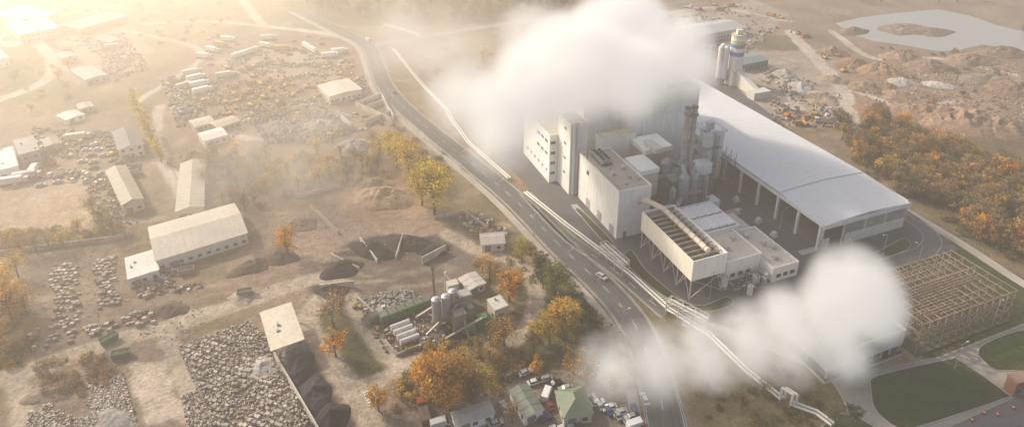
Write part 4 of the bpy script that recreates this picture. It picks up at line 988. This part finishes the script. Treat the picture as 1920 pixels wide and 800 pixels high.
for t in ((815,402,20,YEL,2),(792,385,15,YEL,2),(768,335,16,YEL,2),(745,315,13,YEL,2),(752,300,11,GLD,2),(712,300,11,GLD,4),(730,285,9,GLD,2),(700,275,8,BRN,4),(540,480,11,ORG,1),(630,668,8.5,ORG,0),(710,770,7.5,ORG,1),(978,490,8,(.48,.40,.06),2),(995,480,5,OLV,0),(1040,556,11,(.19,.19,.05),2),(1012,510,7,GRN,0),(1018,540,7,GRN,0),
  (918,528,9,(.48,.28,.1),4),(905,510,7,(.48,.27,.09),4),(955,565,11,ORG,1),(966,548,8,GLD,0),(945,652,10,(.5,.28,.09),4),(930,640,7,BRN,4),(1030,645,10,GLD,2),(1052,632,12,(.6,.42,.08),2),(1012,645,8,GLD,0),(1068,615,8,GLD,2),(1005,702,6,ORG,3),(820,750,13,ORG,2),(862,740,11,(.56,.28,.06),2),(795,730,9,ORG,2),(885,745,10,BRN,4),(845,770,9,ORG,2),(905,735,8,GLD,4),(1000,660,6,OLV,0),
  (625,612,11,(.36,.24,.13),4),(640,590,9,BRN,4),(25,605,13,(.6,.36,.1),2),(10,570,12,GLD,2),(50,590,9,GLD,4),(5,640,8,ORG,4),(35,520,9,GLD,4),(250,195,8,GLD,3),(254,205,8,YEL,3),(260,216,8,GLD,3),(266,228,8,YEL,3),(272,240,8,GLD,3),(278,252,8,YEL,3),(284,265,9,GLD,3),(290,278,8,GLD,3),(296,292,8,YEL,3),(303,305,7,GLD,3),(195,430,10,OLV,4),(215,440,9,OLV,4),(175,400,8,BRN,4),(70,475,8,BRN,4),(95,470,7,BRN,4),(40,480,8,BRN,4),(150,440,7,GLD,4),(20,470,8,GLD,4),(120,465,7,GLD,4),
  (130,130,8,GLD,0),(110,150,7,GLD,0),(30,155,7,OLV,0),(60,210,5,GLD,0),(170,70,7,GLD,3),(905,115,9,GLD,0),(860,120,7,GLD,0),(960,130,8,BRN,0),(820,150,7,OLV,0),(1090,610,5,GRN,0),(1110,640,5,OLV,0),(1125,655,5,GRN,0),(1080,640,6,BRN,4),(1150,670,5,OLV,0),(1060,655,7,OLV,4),
  (500,365,9,GLD,4),(520,350,9,GLD,4),(470,340,9,(.5,.32,.1),4),(600,345,9,GLD,4),(620,335,8,GLD,4),(650,345,8,BRN,4),(440,380,7,BRN,4),(560,360,8,GLD,4),(1630,240,11,ORG,0),(1605,300,10,ORG,1),(1660,335,11,GLD,0),(1725,365,12,(.5,.3,.08),0),(1650,230,8,GLD,3),(690,320,8,GLD,4),(665,310,8,BRN,4),(540,330,8,GLD,4),(585,325,8,BRN,4),
  (1100,720,8,(.46,.27,.09),4),(1075,700,8,(.5,.28,.09),0),(1150,740,7,(.5,.27,.08),4),(1180,720,7,(.5,.27,.08),4),(960,790,6,BRN,4),(1390,765,5,BRN,4),(1480,720,5,OLV,4),(1430,740,5,BRN,4),(1160,690,6,BRN,4),(1600,790,5,GRN,0),(1560,790,4,OLV,0),(870,690,7,GLD,4),(920,690,7,(.5,.3,.1),4),(900,665,6,BRN,4)):
    tree(*t)
def forest(name, pts, n, hs, pal, meshes):
    P = np.array([G(*p) for p in pts]); lo, hi = P.min(0), P.max(0); g = lo+rng.random((n*6,2))*(hi-lo); g = g[inside(g[:,0], g[:,1], P)][:n]
    e = bpy.data.objects.new(name, None); COL.objects.link(e)
    for x, y in g:
        o = bpy.data.objects.new('crown', random.choice(meshes)); COL.objects.link(o); o.parent = e; s = random.uniform(*hs)/10
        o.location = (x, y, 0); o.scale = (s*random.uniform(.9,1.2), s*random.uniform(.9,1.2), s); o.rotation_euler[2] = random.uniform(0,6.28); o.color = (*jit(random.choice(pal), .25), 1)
FP = [ORG, GLD, BRN, BRN, (.42,.27,.11), (.33,.23,.11), OLV, (.5,.33,.1), (.3,.22,.13)]
forest('woodland_belt', [(1565,240),(1640,236),(1720,262),(1800,295),(1920,330),(2100,420),(2050,520),(1920,495),(1840,455),(1720,385),(1660,345),(1600,300)], 300, (7,13), FP, TM)
forest('shrub_belt', [(1565,240),(1920,300),(2100,420),(2050,540),(1920,500),(1720,392),(1600,310)], 240, (7,14), [OLV,BRN,(.28,.2,.09),(.2,.15,.08)], BUSH)
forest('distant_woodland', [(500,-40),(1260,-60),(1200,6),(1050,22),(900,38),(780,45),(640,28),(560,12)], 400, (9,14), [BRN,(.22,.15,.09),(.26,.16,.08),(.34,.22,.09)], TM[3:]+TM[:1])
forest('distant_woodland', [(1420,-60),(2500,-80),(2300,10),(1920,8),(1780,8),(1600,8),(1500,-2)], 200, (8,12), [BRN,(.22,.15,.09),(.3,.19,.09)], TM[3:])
forest('distant_woodland', [(1840,60),(2200,60),(2200,100),(1930,80)], 20, (5,8), [BRN], TM[3:])
forest('hedge_row', [(740,235),(790,270),(860,330),(850,340),(770,290),(725,245)], 26, (6,10), [OLV,BRN,GRN], BUSH)
forest('hedge_row', [(1055,500),(1165,620),(1180,680),(1120,690),(1040,580)], 50, (5,9), [OLV,GRN,(.12,.1,.04)], BUSH)
forest('roadside_scrub', [(380,300),(700,290),(740,330),(560,370),(380,420)], 110, (5,12), [BRN,(.3,.2,.08),OLV,GLD], BUSH+[TM[4]])
forest('roadside_scrub', [(760,650),(960,640),(1010,690),(920,740),(740,770)], 80, (5,11), [BRN,(.3,.2,.08),OLV,GLD], BUSH)
forest('roadside_scrub', [(-40,440),(230,420),(240,440),(0,470)], 50, (6,10), [BRN,(.3,.2,.08),OLV,GLD], BUSH)
forest('roadside_scrub', [(0,0),(400,-30),(480,20),(300,100),(100,200),(0,200)], 130, (6,12), [GLD,OLV,BRN], BUSH)
forest('roadside_scrub', [(1250,620),(1380,640),(1560,760),(1540,800),(1330,800)], 60, (4,8), [BRN,(.28,.21,.07),OLV], BUSH)
forest('roadside_scrub', [(60,690),(190,660),(210,720),(100,760)], 35, (5,10), [BRN,(.3,.2,.09),(.34,.21,.1)], BUSH)
forest('roadside_scrub', [(880,480),(1010,480),(1000,560),(960,600),(900,560)], 24, (4,8), [BRN,OLV,(.32,.22,.07)], BUSH)
forest('roadside_scrub', [(740,100),(880,90),(1000,130),(950,200),(860,220)], 70, (5,9), [BRN,OLV,GLD], BUSH)
forest('roadside_scrub', [(-20,560),(60,560),(60,680),(-20,700)], 30, (6,12), [BRN,ORG,OLV], BUSH)
forest('roadside_scrub', [(1620,90),(1920,100),(1920,250),(1640,245)], 60, (5,10), [BRN,RED,OLV], BUSH)
# ---------------------------------------------------------------- steam and haze
def volume(name, blobs, dens, nscale, namp, gain=1.6, emis=.0, step=.4, col=(1,1,1), aniso=.2, ecol=(1,.94,.86), detail=3):
    Bp = []
    for u, v, z, rpx, w in blobs:
        x, y = G(u, v, z); r = rpx*DEP(u, v, z)/F; Bp.append((x, y, z, r, w))
    pad = 1.12
    lo = [min(b[i]-b[3]*pad for b in Bp) for i in range(3)]; hi = [max(b[i]+b[3]*pad for b in Bp) for i in range(3)]; lo[2] = max(lo[2], .5)
    B = MB(); B.ob((0,0),(1,0),(0,1),lo[0],hi[0],lo[1],hi[1],lo[2],hi[2],(1,1,1))
    m, nt, N, L = newmat(name+'_volume'); out = N.new('ShaderNodeOutputMaterial'); MAT[name] = m
    for i in range(len(B.cur[3])): B.cur[3][i] = name
    geo = N.new('ShaderNodeNewGeometry'); pos = geo.outputs['Position']
    nz_ = N.new('ShaderNodeTexNoise'); nz_.inputs['Scale'].default_value = nscale; nz_.inputs['Detail'].default_value = detail; nz_.inputs['Roughness'].default_value = .6; L.new(pos, nz_.inputs['Vector'])
    def M_(op, a, b=None, c=None, cl=False):
        n = N.new('ShaderNodeMath'); n.operation = op; n.use_clamp = cl
        for i, t in enumerate((a, b, c)):
            if t is None: continue
            if isinstance(t, (int, float)): n.inputs[i].default_value = t
            else: L.new(t, n.inputs[i])
        return n.outputs[0]
    acc = None
    for x, y, z, r, w in Bp:
        d = N.new('ShaderNodeVectorMath'); d.operation = 'DISTANCE'; L.new(pos, d.inputs[0]); d.inputs[1].default_value = (x, y, z)
        f = M_('MULTIPLY_ADD', d.outputs['Value'], -w/r, w)
        acc = f if acc is None else M_('MAXIMUM', acc, f)
    amp = M_('MULTIPLY_ADD', acc, 1.4, .12, cl=True)
    nn = M_('MULTIPLY', M_('SUBTRACT', nz_.outputs['Fac'], .5), namp)
    f = M_('MULTIPLY_ADD', nn, amp, acc)
    f = M_('MULTIPLY', f, gain, cl=True)
    f = M_('POWER', f, 1.35)
    dn = M_('MULTIPLY', f, dens)
    pv = N.new('ShaderNodeVolumePrincipled'); pv.inputs['Color'].default_value = (*col, 1); pv.inputs['Anisotropy'].default_value = aniso
    L.new(dn, pv.inputs['Density'])
    if emis:
        pv.inputs['Emission Color'].default_value = (*ecol, 1); L.new(M_('MULTIPLY', dn, emis), pv.inputs['Emission Strength'])  # emission put in for light scattered many times inside the vapour
    L.new(pv.outputs[0], out.inputs['Volume'])
    m.cycles.volume_step_rate = step
    return B.done(name)
volume('steam_plume', [(1250,105,56,100,1.1),(1160,75,58,115,1.1),(1080,125,56,120,1.1),(1180,145,54,90,1.1),(1000,165,52,105,.95),(940,205,46,90,.8),(1300,135,54,60,.9),(1010,80,52,95,.4),(875,190,44,90,.4),(940,265,40,80,.5)], .19, .05, 1.6, emis=.40, step=.35)
volume('cooling_tower_steam', [(1600,550,24,100,1.1),(1555,590,19,90,1.0),(1640,585,17,65,1.0),(1490,610,15,90,.8),(1410,640,12,85,.62),(1320,660,10,85,.5),(1230,680,9,90,.45),(1150,690,8,85,.42),(1570,650,11,75,.8),(1480,670,9,70,.5)], .26, .10, 1.6, emis=.38, step=.4)
volume('drifting_mist', [(560,330,10,120,.5),(470,310,10,120,.4),(640,360,8,90,.35),(400,390,8,110,.4),(760,90,15,110,.7),(600,240,10,120,.3),(850,110,20,120,.6)], .022, .035, 1.3, emis=.34, step=1.0, ecol=(1,.80,.58), detail=2)
def homog(name, dens, emis, col, ecol, aniso=.5):
    m, nt, N, L = newmat(name); out = N.new('ShaderNodeOutputMaterial')
    vs = N.new('ShaderNodeVolumeScatter'); vs.inputs['Color'].default_value = (*col,1); vs.inputs['Density'].default_value = dens; vs.inputs['Anisotropy'].default_value = aniso
    em = N.new('ShaderNodeEmission'); em.inputs[0].default_value = (*ecol,1); em.inputs[1].default_value = emis; ad = N.new('ShaderNodeAddShader')
    L.new(vs.outputs[0], ad.inputs[0]); L.new(em.outputs[0], ad.inputs[1]); L.new(ad.outputs[0], out.inputs['Volume']); return m
MAT['glowing_haze'] = homog('glowing_haze', .0008, .00024, (1,.91,.80), (1,.83,.68))  # scattering haze plus warm emission painted in to lift the darks
B = MB(); B.ob((0,0),(1,0),(0,1),-1200,1200,-150,1500,-3,135,(1,1,1),'glowing_haze'); B.done('glowing_haze')
def ellip(name, c, r, mat):
    B = MB(); V, Fc, C, M = B.cur; nu, nv = 32, 16
    for i in range(nv+1):
        t = math.pi*i/nv
        for k in range(nu):
            p = 2*math.pi*k/nu; V.append((c[0]+r[0]*math.sin(t)*math.cos(p), c[1]+r[1]*math.sin(t)*math.sin(p), c[2]+r[2]*math.cos(t)))
    for i in range(nv):
        for k in range(nu):
            a = i*nu+k; b = i*nu+(k+1) % nu
            if i == 0: f = (a, a+nu, b+nu)
            elif i == nv-1: f = (a, a+nu, b)
            else: f = (a, a+nu, b+nu, b)
            Fc.append(f); C.append((1,1,1)); M.append(mat)
    B.done(name)
MAT['hz1'] = homog('glowing_haze_dense', .0009, .0009, (1,.84,.62), (1,.74,.44)); MAT['hz2'] = homog('glowing_haze_mid', .0007, .0006, (1,.84,.64), (1,.74,.46)); MAT['hz3'] = homog('glowing_haze_thin', .0005, .0005, (1,.85,.68), (1,.75,.50))  # haze banks with golden sun glow put in as emission
ellip('glowing_haze_bank', (-430,500,0), (270,250,110), 'hz1'); ellip('glowing_haze_bank', (-370,430,0), (400,330,100), 'hz2'); ellip('glowing_haze_bank', (-250,340,0), (330,250,75), 'hz3')
# ---------------------------------------------------------------- light
SAZ = math.radians(-60); SEL = math.radians(33)
w = bpy.data.worlds.new('World'); S.world = w; w.use_nodes = True; nt = w.node_tree
bg = nt.nodes['Background']; sky = nt.nodes.new('ShaderNodeTexSky'); sky.sky_type = 'NISHITA'; sky.sun_disc = False; sky.sun_elevation = SEL; sky.sun_rotation = SAZ; sky.dust_density = 5
nt.links.new(sky.outputs[0], bg.inputs[0]); bg.inputs[1].default_value = .15
sl = bpy.data.lights.new('sun', 'SUN'); sl.energy = 4.6; sl.angle = math.radians(3); sl.color = (1,.84,.64); so = bpy.data.objects.new('sun', sl); COL.objects.link(so)
sd = Vector((math.sin(SAZ)*math.cos(SEL), math.cos(SAZ)*math.cos(SEL), math.sin(SEL))); so.rotation_euler = sd.to_track_quat('Z', 'Y').to_euler()
cam = bpy.data.cameras.new('camera'); co = bpy.data.objects.new('camera', cam); COL.objects.link(co); co.location = (0,0,H); co.rotation_euler = (math.radians(90)-TH, 0, 0)
cam.sensor_width = 36; cam.lens = 36*F/1920; cam.shift_y = -(400-V0)/1920; cam.clip_end = 20000; cam.clip_start = 1; S.camera = co
S.view_settings.view_transform = 'Standard'; S.view_settings.look = 'None'; S.view_settings.exposure = 0
